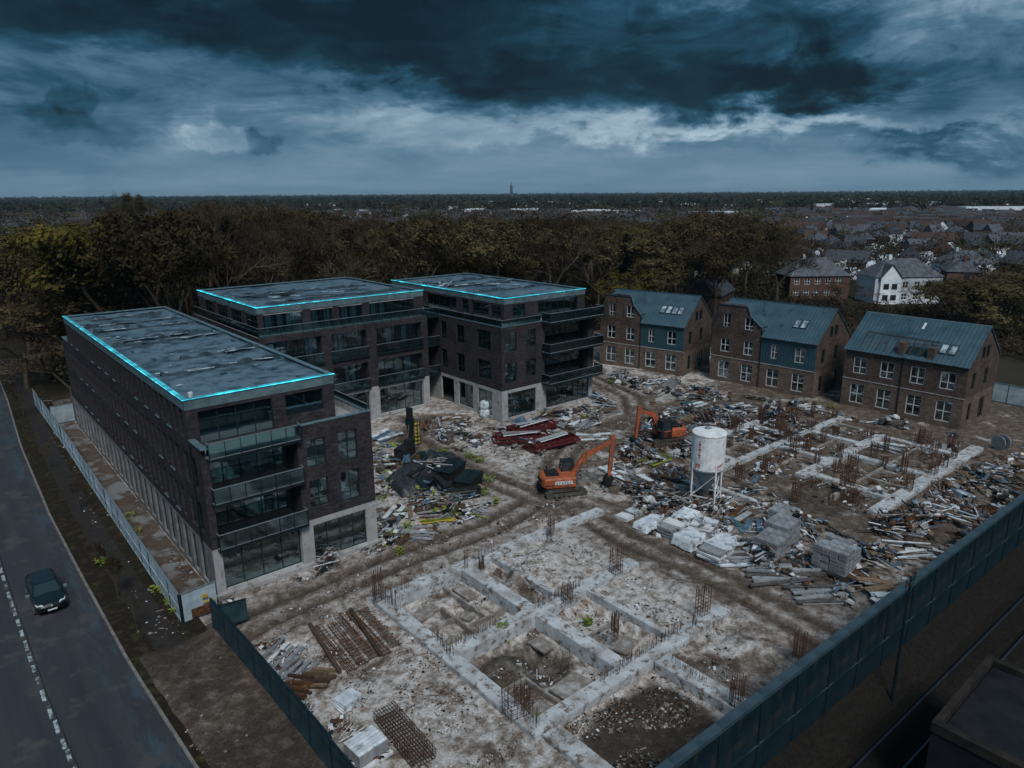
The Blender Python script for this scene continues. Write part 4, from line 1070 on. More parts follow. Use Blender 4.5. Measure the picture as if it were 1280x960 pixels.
hoarding('hoarding', 'pale blue site hoarding running between the footpath and the long apartment block', [(-2.7, -1.5), (-2.62, 20), (-2.5, 40), (-2.6, 62)], 'hoard_light', 2.0, 2.3, .02)
r = hoarding('hoarding', 'short pale hoarding end with yellow notices at the near corner of the apartment block', [(-2.62, -1.62), (-.45, -1.4)], 'hoard_light', 2.0, 2.2)
g = MB(); g.box(.5, -.06, .25, 1.9, -.03, .85); g.build('dark_opening', 'rust', r)
g = MB(); g.box(1.2, -.07, 1.35, 1.55, -.035, 1.6); g.build('notice', 'yellow', r)
g = MB(); g.box(1.25, -.07, 1.0, 1.95, -.035, 1.12); g.build('notice', 'yellow', r)
hoarding('hoarding', 'dark teal site hoarding at the lower left of the site beside the rusty stacks', [(-1.4, -3.4), (-1.15, -12), (-.9, -30.5)], 'hoard_dark', 2.1, 2.4, .02, 'barrier')
r = hoarding('hoarding_gate', 'short dark panel standing at the site entrance gap', [(-1.2, -3.6), (.6, -3.9)], 'hoard_dark', 1.5, 1.9, .0, 'barrier')
hoarding('hoarding', 'pale hoarding behind the rightmost townhouse', [(90.5, -16.5), (89.8, -31)], 'hoard_light', 2.4, 3.0)
hoarding('hoarding', 'short pale hoarding across the far end of the paved strip', [(-2.3, 50.5), (2.5, 50.8)], 'hoard_light', 2.2, 2.4)

# long noise barrier between site and railway
r = thing('noise_barrier', 'long blue grey noise barrier wall between the site and the railway tracks', 'wall', (-20, -31.0, 0), math.atan2(-1.3, 52))
seg = 3.0; g = MB(); g.box(0, 0, -.3, seg - .05, .18, 2.45); bp = g.mesh('barrier_panel', ['barrier']); g = MB(); g.box(0, .01, 2.50, seg - .04, .17, 4.82); bq = g.mesh('barrier_panel', ['barrier'])
g = MB(); g.box(-.06, -.05, -.3, .06, .22, 4.85); pq = g.mesh('barrier_post', ['barrier']); g = MB(); g.box(0, -.12, 4.86, seg, .30, 5.0); g.box(0, -.12, 4.80, seg, -.10, 4.859); cq = g.mesh('barrier_cap', ['barrier_cap']); g = MB(); g.box(0, -.06, 2.455, seg, -.01, 2.495); hq = g.mesh('rail_strip', ['barrier_line'])
for k in range(36):
    T_ = Matrix.Translation((k * seg, 0, 0)); T2 = Matrix.Translation((k * seg + .03, 0, 0))
    obj('barrier_panel', bp, r, M=T2); obj('barrier_panel', bq, r, M=T2); obj('barrier_post', pq, r, M=T_); obj('barrier_cap', cq, r, M=T_); obj('rail_strip', hq, r, M=T_)
g = MB(); g.prism([(0, 0)], 0, 0) if False else None
ang0 = math.atan2(-1.3, 52); M = fr((-20, -31.0, 0), ang0)
prf = [(-.02, .95), (-.6, .72), (-1.3, .12), (-1.5, -.1)]
for (ya, za), (yb, zb) in zip(prf, prf[1:]):
    for k in range(72):
        g.poly([M @ Vector((k * 1.5, ya, za + .12 * mnoise.noise(Vector((k * .7, ya, 0))))), M @ Vector((k * 1.5, yb, zb + .12 * mnoise.noise(Vector((k * .7, yb, 0))))), M @ Vector((k * 1.5 + 1.5, yb, zb + .12 * mnoise.noise(Vector((k * .7 + .7, yb, 0))))), M @ Vector((k * 1.5 + 1.5, ya, za + .12 * mnoise.noise(Vector((k * .7 + .7, ya, 0)))))])
g.build('embankment', 'ballast', kind='structure')
# railway
ang = math.atan2(-1.3, 52)
for k, off in enumerate((-2.0, -3.45)):
    g = MB(); g.box(0, -.04, .0, 130, .04, .16); o = g.build('rail', 'rail_steel', loc=(-24, -31.2 + off, .06), rz=ang)
    tag(o, ['steel rail closest to the noise barrier', 'second steel rail from the noise barrier', 'third steel rail from the noise barrier', 'steel rail farthest from the noise barrier'][k], 'rail')
r = thing('catenary_mast', 'dark slender mast standing in front of the noise barrier', 'mast', (23.6, -33.4, 0))
g = MB(); g.tube((0, 0, 0), (0, 0, 7.4), .09, .05, 6); g.build('pole', 'metal_dark', r)
g = MB(); g.tube((-.5, 0, 7.0), (.6, 0, 7.15), .05, .05, 5); g.tube((0, 0, 6.3), (.6, 0, 7.1), .03, .03, 5); g.build('bracket', 'metal_dark', r)
g = MB(); g.tube((-.45, 0, 7.0), (-.45, 0, 7.35), .06, .04, 5); g.tube((.55, 0, 7.1), (.55, 0, 7.45), .06, .04, 5); g.build('insulator', 'rust', r)
r = thing('lineside_building', 'flat roofed dark building with pale parapet edge beyond the railway tracks', 'building', (17.6, -50.0, 0))
g = MB(); g.box(0, 0, -.2, 6.8, 13.0, 4.0); g.build('wall', 'felt_dark', r)
g = MB(); g.box(.3, .3, 4.0, 6.5, 12.7, 4.12); g.build('roof', 'felt_dark', r)
g = MB(); g.box(-.05, -.05, 4.001, .3, 13.05, 4.45); g.box(.302, 12.75, 4.001, 6.85, 13.05, 4.45); g.box(6.5, 0, 4.001, 6.85, 12.748, 4.447); g.build('parapet', 'lineside_edge', r)


# ------------------------------------------------------------------ foundations
def beams(root, rects, top, m_='beam_concrete', name='ground_beam', base=-1.3):
    ox, oy = root.location.x, root.location.y
    for k, (x0, y0, x1, y1) in enumerate(rects):
        t = top + .004 * (k % 3); g = MB(); c = .025
        ax, ay, bx, by = x0 - ox, y0 - oy, x1 - ox, y1 - oy
        g.box(ax, ay, base, bx, by, t - c)
        # slightly uneven top made of short pours
        lx, ly = bx - ax, by - ay; n = max(1, int(max(lx, ly) / 1.1)); rd = random.Random(k)
        for i in range(n):
            u0, u1 = i / n, (i + 1) / n; e = rd.uniform(-.008, .012)
            if lx > ly: g.box(ax + lx * u0 + .01, ay + .02 + rd.uniform(0, .03), t - c + .001, ax + lx * u1 - .01, by - .02 - rd.uniform(0, .03), t + e)
            else: g.box(ax + .02 + rd.uniform(0, .03), ay + ly * u0 + .01, t - c + .001, bx - .02 - rd.uniform(0, .03), ay + ly * u1 - .01, t + e)
        g.build(name, m_, root)


def bars(g, x, y, z0, h, rd, r=.018):
    lx, ly = rd.uniform(-.04, .04), rd.uniform(-.04, .04); g.tube((x, y, z0), (x + lx, y + ly, z0 + h * rd.uniform(.85, 1.05)), r, r, 3, cap=False)


def cage(x, y, z, w, d, h, label, group=None, r_=.02, n=4):
    """a reinforcement cage: upright bars and hoops"""
    rd = random.Random(int(x * 31 + y * 17)); r = thing('rebar_cage', label, 'rebar cage', (x, y, z), rd.uniform(-.2, .2), group); g = MB()
    for i in range(n):
        for s_ in (-1, 1):
            bars(g, -w / 2 + w * i / (n - 1), s_ * d / 2, 0, h, rd, r_); bars(g, s_ * w / 2, -d / 2 + d * i / (n - 1), 0, h, rd, r_)
    g.build('upright_bars', 'rebar', r, kind='stuff'); g = MB(); zz = .15
    while zz < h * .82:
        for a, c in (((-w / 2, -d / 2), (w / 2, -d / 2)), ((w / 2, -d / 2), (w / 2, d / 2)), ((w / 2, d / 2), (-w / 2, d / 2)), ((-w / 2, d / 2), (-w / 2, -d / 2))):
            g.tube((*a, zz), (*c, zz), r_ * .8, r_ * .8, 3, cap=False)
        zz += .28
    g.build('hoops', 'rust', r, kind='stuff')


F = thing('foundation', 'pale concrete grid foundation with square cells in the near middle of the site', 'foundation', (7.4, -23.4, 0))
beams(F, [(7.5, -23.3, 8.5, -7.0), (8.51, -8.0, 23.5, -7.0), (8.51, -15.6, 24.4, -14.6), (8.51, -23.3, 24.2, -22.3), (14.2, -14.59, 15.2, -8.01),
          (14.4, -22.29, 15.4, -15.61), (16.95, -14.59, 17.35, -8.01), (19.0, -22.29, 19.4, -15.61), (16.5, -29.8, 17.7, -23.41), (7.9, -30.6, 9.0, -23.41), (23.51, -8.0, 29.0, -7.1)], .30)
beams(F, [(8.51, -11.6, 11.0, -11.4), (11.01, -14.59, 11.2, -10.0), (11.21, -12.9, 14.19, -12.75), (12.6, -12.74, 12.75, -8.01), (15.21, -11.3, 16.94, -11.15),
          (8.51, -19.0, 10.6, -18.85), (10.61, -22.29, 10.75, -17.2), (15.41, -18.6, 18.99, -18.45), (17.36, -12.0, 20.5, -11.85)], -.42, 'slab_concrete', 'low_wall')
rd = random.Random(5)
for (x0, y0, x1, y1, h) in [(8.0, -9.5, 8.1, -7.6, 1.6), (8.7, -7.7, 9.9, -7.6, .9), (7.9, -15.6, 8.3, -13.2, .8), (8.6, -14.9, 12, -14.8, .75), (14.4, -8.2, 15.0, -7.3, 1.2), (15.6, -7.6, 17.3, -7.5, 1.0), (14.9, -15.1, 19.0, -15.0, .8),
                            (12.9, -22.6, 20, -22.5, .8), (8.0, -22.9, 8.2, -20.8, 1.2), (20.8, -22.9, 21.4, -22.4, .7), (16.9, -26.4, 17.2, -24.0, .6)]:
    g = MB(); n = max(6, int(max(x1 - x0, y1 - y0) / .17))
    for i in range(n):
        t = i / (n - 1)
        for s_ in (0, 1): bars(g, x0 + (x1 - x0) * t - 7.4 + rd.uniform(-.08, .08) + .2 * s_, y0 + (y1 - y0) * t + 23.4 + rd.uniform(-.08, .08), .2, h, rd, .013)
    g.build('starter_bars', 'rebar', F, kind='stuff')
# flat blinding slabs inside the cells
for x, y, a, c, z, rz in ((12.4, -13.7, 2.0, 1.2, -.62, .1), (10.0, -9.6, 1.7, 1.1, -.62, .3), (13.5, -9.4, .9, 1.9, -.6, .0), (12.2, -21.0, 2.2, 1.3, -.55, .1), (13.5, -17.2, 1.0, 1.4, -.55, .05), (9.6, -13.4, 1.2, .9, -.62, .6), (11.9, -11.8, .8, .8, -.6, .3), (9.6, -21.3, 1.3, 1.0, -.6, .2), (16.0, -9.4, .9, 1.6, -.6, .1), (17.2, -20.4, 1.6, 1.4, -.5, .3)):
    g = MB(); M = Matrix.Translation((x - 7.4, y + 23.4, z)) @ Matrix.Rotation(rz, 4, 'Z'); g.obox(M, a, c, .12); g.build('blinding_slab', 'slab_concrete', F)

for i, (px, py, w, h, lab) in enumerate([(688, 670, .45, 1.6, 'thin rebar cage at the far end of the rear ground beam'), (770, 717, .7, 2.1, 'rusty rebar cage on the beam end by the pale slab field'),
                                         (709, 752, .55, 1.5, 'small rebar cage at the middle crossing of the beams'), (878, 768, .7, 2.0, 'rusty rebar cage on the rightmost end of the long beam'),
                                         (645, 893, 1.1, 1.7, 'wide rebar cage at the lower left corner of the foundation'), (920, 882, .6, 1.8, 'dark rebar cage at the branch end close to the noise barrier'),
                                         (998, 822, .6, 1.8, 'leaning rebar cage in the mud beside the noise barrier'), (768, 800, .35, 1.9, 'slim rebar cage in the middle cell of the front beam'),
                                         (473, 752, .5, 2.4, 'tall rebar cage at the left corner of the foundation'), (602, 712, .3, 1.1, 'short rebar cage on the rear beam by the spoil heap')]):
    p_ = at(px, py, .22); cage(p_.x, p_.y, .22, w, w * .8, h, lab)

F2 = thing('foundation', 'far foundation grid overgrown with rusty rebar in front of the townhouses', 'foundation', (43, -24, 0))
beams(F2, [(45.5, -23.4, 69.5, -22.2), (41, -9.2, 69, -8.4), (48.5, -15.2, 66, -14.2), (44, -3.4, 66, -2.8), (49.2, -22.19, 50.2, -15.21), (57, -22.19, 57.9, -15.21), (54, -14.19, 54.8, -9.21), (61, -14.19, 61.8, -9.21), (47, -8.39, 47.8, -3.41), (58, -8.39, 58.8, -3.41), (65, -22.19, 65.8, -15.21), (39.9, -16.5, 40.5, -9.3)], .34)
beams(F2, [(45.5, -18.9, 49.19, -18.6), (50.21, -18.9, 56.99, -18.6), (57.91, -18.9, 64.99, -18.6), (53, -22.19, 53.3, -18.91), (61.5, -18.59, 61.8, -15.21), (47.81, -6.1, 57.99, -5.8), (52.5, -8.39, 52.8, -6.11), (63, -8.39, 63.4, -3.41), (48.5, -12.0, 53.99, -11.7), (54.81, -12.0, 60.99, -11.7), (43.5, -14.2, 43.9, -9.21), (66.5, -14, 67, -9.21)], .16, 'slab_concrete', 'thin_strip')
n = 0; rd = random.Random(12)
near_ = ['beside the white silo', 'near the long right beam', 'in the middle of the field', 'close to the townhouses']
for k in range(58):
    y_ = rd.choice([-22.8, -8.8, -14.7, -3.1, -11.5, -18.7, -6.0, -20.5, -17]) + rd.uniform(-.4, .4); x_ = rd.uniform(43, 68.5)
    cage(x_, y_, gz(x_, y_) + .1, rd.uniform(.3, .75), rd.uniform(.3, .7), rd.uniform(1.0, 2.2), *(lambda t: ('rusty upright rebar cage on the far foundation, ' + t, 'rebar cages on the far foundation, ' + t))(('near the silo' if x_ < 50 else 'midway to the townhouses' if x_ < 60 else 'nearest the townhouses') + (' along its right beam' if y_ < -21 else ' on its right side' if y_ < -14 else ' on its left side' if y_ < -6 else ' at its left edge')), .03, 3)

# ------------------------------------------------------------------ silo
p_ = at(884, 612, 0)
r = thing('mortar_silo', 'white cylindrical mortar silo with red lettering on four steel legs', 'silo', (37.6, -11.9, -.1), R(20))
def lathe(g, prof, n=28, mi=0):
    for (ra, za), (rb, zb) in zip(prof, prof[1:]):
        for k in range(n):
            t0, t1 = 2 * PI * k / n, 2 * PI * (k + 1) / n
            A = [(ra * math.cos(t0), ra * math.sin(t0), za), (ra * math.cos(t1), ra * math.sin(t1), za), (rb * math.cos(t1), rb * math.sin(t1), zb), (rb * math.cos(t0), rb * math.sin(t0), zb)]
            if ra < 1e-4: A = A[1:] if False else [A[0], A[2], A[3]]
            elif rb < 1e-4: A = A[:3]
            g.poly(A, mi)
g = MB(); lathe(g, [(1.42, 3.25), (1.42, 6.35)]); g.build('tank', 'silo_white', r, smooth=True)
g = MB(); lathe(g, [(1.46, 6.3), (1.46, 6.40), (1.38, 6.46), (0, 6.62)]); g.build('lid', 'silo_white', r)
g = MB(); lathe(g, [(1.45, 3.20), (1.45, 3.30)]); lathe(g, [(.26, 1.15), (1.40, 3.24)]); g.build('hopper', 'silo_grey', r, smooth=True)
g = MB(); g.tube((0, 0, .8), (0, 0, 1.2), .3, .3, 10); g.build('outlet', 'steel_grey', r)
g = MB(); g.tube((.2, .2, 6.5), (.2, .2, 6.72), .28, .28, 10); g.build('hatch', 'silo_grey', r)
lg = [(1.35 * math.cos(t), 1.35 * math.sin(t)) for t in (PI / 4, 3 * PI / 4, 5 * PI / 4, 7 * PI / 4)]
for x, y in lg:
    g = MB(); g.bar((x * 1.08, y * 1.08, 0), (x * 1.03, y * 1.03, 3.9), .13, .13); g.build('leg', 'silo_white', r)
for k in range(4):
    (xa, ya), (xb, yb) = lg[k], lg[(k + 1) % 4]; g = MB(); g.bar((xa, ya, .75), (xb, yb, .75), .07, .07); g.bar((xa, ya, .8), (xb * .98, yb * .98, 2.9), .05, .05); g.build('brace', 'silo_white', r)
g = MB(); g.box(-1.7, -1.7, -.25, 1.7, 1.7, .05); g.build('base_slab', 'slab_concrete', r)
def on_tank(g, t, z, w, h, n=2):
    for i in range(n):
        a, c = t + w * (i / n - .5) / 1.42, t + w * ((i + 1) / n - .5) / 1.42; q_ = 1.428
        g.poly([(q_ * math.cos(a), q_ * math.sin(a), z), (q_ * math.cos(c), q_ * math.sin(c), z), (q_ * math.cos(c), q_ * math.sin(c), z + h), (q_ * math.cos(a), q_ * math.sin(a), z + h)])
g = MB(); cth = math.atan2(-33.3, -49.6) - R(20)    # side that faces the camera
for k in range(7): on_tank(g, cth - .52, 4.35 + k * .23, .10 + .12 * (k % 2), .17)
for k in range(4): on_tank(g, cth - .72 + k * .09, 3.42 + (.1 if k % 2 else 0), .07, .42)
on_tank(g, cth - .60, 3.75, .5, .07)
for k in range(5): on_tank(g, cth + .55 + k * .10, 3.5 + .05 * k, .09, .26)
on_tank(g, cth + .72, 3.4, .6, .05, 4)
g.build('red_lettering', 'red_mark', r)


# ------------------------------------------------------------------ excavators
def excavator(loc, rz, swing, label, boom, open_=False):
    r = thing('excavator', label, 'excavator', loc, rz)
    for s_ in (-1, 1):   # tracks: rounded belt with wheels
        y0, y1 = s_ * 1.25 - .28, s_ * 1.25 + .28; out = []
        for k in range(9): t = PI / 2 + PI * k / 8; out.append((-1.5 + .42 * math.cos(t), .42 + .42 * math.sin(t)))
        for k in range(9): t = -PI / 2 + PI * k / 8; out.append((1.5 + .42 * math.cos(t), .42 + .42 * math.sin(t)))
        g = MB(); n = len(out); inn = [(x * .93, .42 + (z - .42) * .78) for x, z in out]
        for k in range(n):
            j = (k + 1) % n; a, b_, c, d = out[k], out[j], inn[j], inn[k]
            for yy_ in (y0, y1): g.poly([(a[0], yy_, a[1]), (b_[0], yy_, b_[1]), (c[0], yy_, c[1]), (d[0], yy_, d[1])])
            g.poly([(a[0], y0, a[1]), (a[0], y1, a[1]), (b_[0], y1, b_[1]), (b_[0], y0, b_[1])]); g.poly([(d[0], y0, d[1]), (c[0], y0, c[1]), (c[0], y1, c[1]), (d[0], y1, d[1])])
        for k in range(24):
            x = -1.45 + k * .126; g.box(x, y0 - .02, .84, x + .07, y1 + .02, .88); g.box(x, y0 - .02, -.02, x + .07, y1 + .02, .0)
        tr = g.build('track', 'rubber', r)
        for x, rr in [(-1.5, .33), (1.5, .33)] + [(-.9 + k * .45, .14) for k in range(5)]:
            g = MB(); z = .42 if rr > .2 else .16; g.tube((x, y0 + .03, z), (x, y1 - .03, z), rr, rr, 14); g.tube((x, y0 - .0, z), (x, y1 + .0, z), rr * .45, rr * .45, 10); g.build('wheel', 'steel_grey', tr)
        g = MB(); g.box(-1.3, y0 + .06, .30, 1.3, y1 - .06, .62); g.build('track_frame', 'steel_grey', tr)
    g = MB(); g.box(-.8, -1.0, .35, .8, 1.0, .72); g.tube((0, 0, .7), (0, 0, .95), .62, .62, 16); g.build('undercarriage', 'black_plastic', r)
    # upper structure
    up = bpy.data.objects.new('upper_body', None)
    def sw(M=None): return Matrix.Rotation(swing, 4, 'Z')
    def part(g, name, m_, smooth=False): o = obj(name, g.mesh(name, [m_] if isinstance(m_, str) else m_), r, M=sw()); return o
    g = MB()   # rounded house: plan outline with curved tail, upper edge chamfered
    plan = [(1.05, -1.2), (1.15, -.9), (1.15, 1.1), (.9, 1.2)] + [(-1.55 + .0 + 1.15 * math.cos(t) * .42, 1.2 * math.sin(t) if abs(math.sin(t)) < .98 else 1.2 * (1 if math.sin(t) > 0 else -1)) for t in [R(a) for a in range(90, 271, 15)]]
    def lay(z, s_): return [(x * s_, y * s_, z) for x, y in plan]
    L0, L1, L2, L3 = lay(.98, .97), lay(1.1, 1.0), lay(1.75, 1.0), lay(1.92, .92); n = len(plan)
    for A, B in ((L0, L1), (L1, L2), (L2, L3)):
        for k in range(n): j = (k + 1) % n; g.poly([A[k], A[j], B[j], B[k]])
    g.poly(L0[::-1]); g.poly(L3); part(g, 'body', 'orange')
    g = MB(); g.box(-1.75, -1.222, 1.22, -.95, -1.205, 1.30)
    g.box(-1.98, -.9, 1.2, -1.95, .9, 1.3); g.box(-2.06, -.7, 1.38, -2.0, .7, 1.46); g.box(-2.06, -.7, 1.54, -2.0, .7, 1.6); part(g, 'vent_grille', 'black_plastic')
    g = MB(); g.box(-1.5, -.62, 1.925, -.35, .75, 2.06); g.box(-1.3, -.5, 2.061, -.9, -.1, 2.2); part(g, 'engine_cover', 'black_plastic')
    g = MB(); g.box(-.85, -1.232, 1.32, .75, -1.206, 1.62); part(g, 'side_decal', 'white_bit')
    g = MB()
    for k in range(6): x = -.72 + k * .24; g.box(x, -1.242, 1.38, x + .05, -1.234, 1.56); g.box(x + .052, -1.242, 1.38 + (.13 if k % 2 else 0), x + .15, -1.234, 1.42 + (.13 if k % 2 else 0))
    part(g, 'decal_lettering', 'frame_dark')
    g = MB(); g.tube((-1.2, .85, 1.9), (-1.2, .85, 2.35), .07, .07, 8); part(g, 'exhaust', 'black_plastic')
    # cab
    x0, x1, y0, y1, z0, z1 = .05, 1.35, .28, 1.2, 1.0, 2.75; g = MB()
    for x, y, xt in ((x0, y0, x0 + .1), (x0, y1, x0 + .1), (x1, y0, x1 - .22), (x1, y1, x1 - .22)): g.bar((x, y, 1.7), (xt, y, z1), .09, .09)
    g.box(x0 + .02, y0 - .03, z1, x1 - .15, y1 + .03, z1 + .09); g.box(x0, y0, z0, x1, y1, 1.7); cab = part(g, 'cab', 'black_plastic')
    g = MB()
    g._hex([(x0 + .02, y0 + .02, 1.71), (x1 - .02, y0 + .02, 1.71), (x1 - .02, y1 - .02, 1.71), (x0 + .02, y1 - .02, 1.71), (x0 + .1, y0 + .02, z1 - .01), (x1 - .24, y0 + .02, z1 - .01), (x1 - .24, y1 - .02, z1 - .01), (x0 + .1, y1 - .02, z1 - .01)], 0)
    g.build('cab_glass', 'car_glass', cab)
    # boom, stick and bucket in the x,z plane of the upper body
    A, B, C, D_, tip = [Vector((x, -.12, z)) for x, z in boom]
    def beam(P, Q, w, h0, h1, name):
        g = MB(); d = (Q - P).normalized(); n_ = Vector((-d.z, 0, d.x)); yv = Vector((0, w / 2, 0))
        c = [P - n_ * h0 / 2 - yv, Q - n_ * h1 / 2 - yv, Q - n_ * h1 / 2 + yv, P - n_ * h0 / 2 + yv, P + n_ * h0 / 2 - yv, Q + n_ * h1 / 2 - yv, Q + n_ * h1 / 2 + yv, P + n_ * h0 / 2 + yv]
        g._hex(c, 0); return g
    g = beam(A, B, .36, .42, .58, ''); g2 = beam(B, C, .34, .58, .30, ''); o_ = MB(); o_.v = g.v + g2.v; o_.f = g.f + [tuple(i + len(g.v) for i in f) for f in g2.f]; o_.mi = g.mi + g2.mi; o_.uv = g.uv + g2.uv
    part(o_, 'boom', 'orange'); part(beam(C + (C - D_).normalized() * .55, D_, .28, .42, .24, ''), 'stick', 'orange')
    n_ = Vector((0, 0, 1)); g = MB(); Pm = B + Vector((.1, 0, .28)); Pe = C + (C - D_).normalized() * .5
    g.tube(Pm, Pm.lerp(Pe, .6), .10, .10, 8); g.tube(Pm.lerp(Pe, .6), Pe, .05, .05, 8); g.tube(A + Vector((.35, .22, -.1)), A.lerp(B, .75) + Vector((0, .24, -.1)), .09, .07, 8)
    g.tube(A + Vector((.35, -.22, -.1)), A.lerp(B, .75) + Vector((0, -.24, -.1)), .09, .07, 8); g.tube(C.lerp(D_, .05) + Vector((.2, 0, 0)), C.lerp(D_, .85) + Vector((.22, 0, 0)), .07, .05, 8)
    part(g, 'hydraulic_rams', 'steel_grey')
    g = MB(); w = .45; prof = []
    for k in range(9): t = R(40 + 205 * k / 8); prof.append((D_.x + .12 + .5 * math.cos(t) - .05, D_.z - .35 + .45 * math.sin(t)))
    for (xa, za), (xb, zb) in zip(prof, prof[1:]):
        g._hex([(xa, -.12 - w, za), (xb, -.12 - w, zb), (xb, -.12 + w, zb), (xa, -.12 + w, za)] + [(xa * .985 + D_.x * .015, -.12 - w, za + .03), (xb * .985 + D_.x * .015, -.12 - w, zb + .03), (xb * .985 + D_.x * .015, -.12 + w, zb + .03), (xa * .985 + D_.x * .015, -.12 + w, za + .03)], 0)
    for s_ in (-1, 1): g.poly([(x, -.12 + s_ * w, z) for x, z in prof])
    for k in range(4): g.box(prof[-1][0] - .04, -.5 + k * .24, prof[-1][1] - .14, prof[-1][0] + .04, -.42 + k * .24, prof[-1][1] + .02)
    bk = part(g, 'bucket', 'black_plastic')
    return r


ex = at(712, 612, 0)
excavator((29.6, -2.2, gz(29.6, -2.2) + .05), R(-25), R(-6), 'orange tracked excavator with raised boom in the middle of the dirt road', [(.75, 1.45), (2.2, 3.6), (4.6, 4.7), (4.35, 1.3), (0, 0)])
excavator((46.6, -.6, gz(46.6, -.6) + .1), R(150), R(8), 'orange excavator parked amid debris behind the silo with its boom folded', [(.7, 1.45), (1.5, 3.3), (3.3, 3.9), (3.6, .9), (0, 0)])


# ------------------------------------------------------------------ car
def car(loc, rz):
    r = thing('parked_car', 'dark blue estate car driving along the road at the left', 'car', loc, rz)
    # front towards -Y; cross sections along y: half width, sill z, shoulder z, (roof half width, roof z)
    secs = [(-2.30, .62, .40, .62, None), (-2.18, .80, .30, .74, None), (-1.9, .88, .25, .84, None), (-1.4, .91, .24, .92, None), (-.85, .92, .24, .98, None), (0, .93, .24, 1.0, None), (1.0, .93, .24, 1.02, None), (1.9, .90, .26, 1.03, None), (2.25, .82, .34, .98, None), (2.36, .72, .45, .9, None)]
    rings = []
    for y, w, s_, h, _ in secs: rings.append([(-w * .92, y, s_), (-w, y, s_ + .22), (-w * .985, y, h - .14), (-w * .88, y, h - .01), (0, y, h + .035), (w * .88, y, h - .01), (w * .985, y, h - .14), (w, y, s_ + .22), (w * .92, y, s_)])
    g = MB()
    for A, B in zip(rings, rings[1:]):
        for k in range(8): g.poly([A[k], A[k + 1], B[k + 1], B[k]])
        g.poly([A[8], A[0], B[0], B[8]])
    g.poly(rings[0]); g.poly(rings[-1][::-1]); o = g.build('body', 'paint_car', r, smooth=True)
    # cabin
    g = MB(); yb = [(-1.05, .80, .97), (-.35, .66, 1.44), (1.35, .64, 1.47), (2.05, .66, 1.05)]
    A = [(-.80, -1.0, .97), (.80, -1.0, .97), (.80, 2.1, .98), (-.80, 2.1, .98)]; T_ = [(-.62, -.30, 1.42), (.62, -.30, 1.42), (.60, 1.62, 1.44), (-.60, 1.62, 1.44)]
    for k, nm in enumerate(('windscreen', 'side_window', 'rear_window', 'side_window')):
        j = (k + 1) % 4; g = MB(); g.poly([A[k], A[j], T_[j], T_[k]]); g.poly([(v[0] * .98, v[1], v[2] - .02) for v in (A[k], T_[k], T_[j], A[j])]); g.build(nm, 'car_glass', r)
    g = MB(); g._hex(T_ + [(x * .97, y * .98, z + .06) for x, y, z in T_], 0); g.build('roof', 'paint_car', r)
    g = MB()
    for k in range(4): g.bar(A[k], T_[k], .08, .06)
    for s_ in (-1, 1): g.bar((.74 * s_, .35, .99), (.62 * s_, .4, 1.42), .07, .05); g.bar((.6 * s_, -.15, 1.52), (.58 * s_, 1.5, 1.54), .04, .03)
    g.build('pillars', 'paint_car', r)
    for s_ in (-1, 1):
        g = MB(); g._hex([(s_ * .42, -2.26, .60), (s_ * .78, -2.10, .62), (s_ * .86, -1.86, .66), (s_ * .50, -2.14, .64), (s_ * .42, -2.24, .74), (s_ * .76, -2.10, .78), (s_ * .84, -1.84, .82), (s_ * .50, -2.10, .79)], 0); g.build('headlight', 'lamp_glass', r)
        g = MB(); g.box(s_ * 1.05 - .1, -.85, .95, s_ * 1.05 + .1, -.68, 1.1); g.build('wing_mirror', 'rail_metal', r)
        for y in (-1.45, 1.42):
            g = MB(); g.tube((s_ * .72, y, .33), (s_ * .945, y, .33), .33, .33, 18); t_ = g.build('wheel', 'rubber', r)
            g = MB(); g.tube((s_ * .93, y, .33), (s_ * .955, y, .33), .22, .22, 10); g.build('rim', 'steel_grey', t_)
    g = MB(); g.box(-.42, -2.33, .48, .42, -2.29, .62); g.build('grille', 'black_plastic', r)
    g = MB(); g.box(-.26, -2.36, .37, .26, -2.335, .47); g.build('number_plate', 'lamp_glass', r)
    g = MB(); g.tube((0, -2.33, .68), (0, -2.30, .68), .05, .05, 8); g.build('badge', 'lamp_glass', r)


car((-8.75, 7.3, 0), R(1))
# ------------------------------------------------------------------ piles and materials on the site
def rz_(rd): return rd.uniform(0, PI)


def stack(loc, rz, nx, ny, nz, sx, sy, sz, m_, name, label, cat, piece, jit=.02, gap=.01, z0=.12, pallet=True):
    """a pack of countable pieces laid in courses"""
    rd = random.Random(int(abs(loc[0] * 91 + loc[1] * 37))); r = thing(name, label, cat, (loc[0], loc[1], gz(loc[0], loc[1])), rz)
    g = MB(); g.box(0, 0, 0, sx - gap * 4, sy - gap * 4, sz - gap * 3.5); me_ = g.mesh(piece, [m_])
    for k in range(nz):
        for i in range(nx):
            for j in range(ny):
                if k > 0 and 0 < i < nx - 1 and 0 < j < ny - 1 and k < nz - 1: continue
                if k == nz - 1 and rd.random() < .10: continue
                obj(piece, me_, r, M=Matrix.Translation(((i - nx / 2) * sx + rd.uniform(-jit, jit), (j - ny / 2) * sy + rd.uniform(-jit, jit), z0 + k * sz)) @ Matrix.Rotation(rd.uniform(-jit, jit), 4, 'Z'))
    if pallet:
        g = MB(); 
        for j in range(3): y = (j - 1) * ny * sy * .42; g.box(-nx * sx / 2, y - .05, -.15, nx * sx / 2, y + .05, z0 - .015)
        g.build('pallet', 'timber_dark', r)
    return r


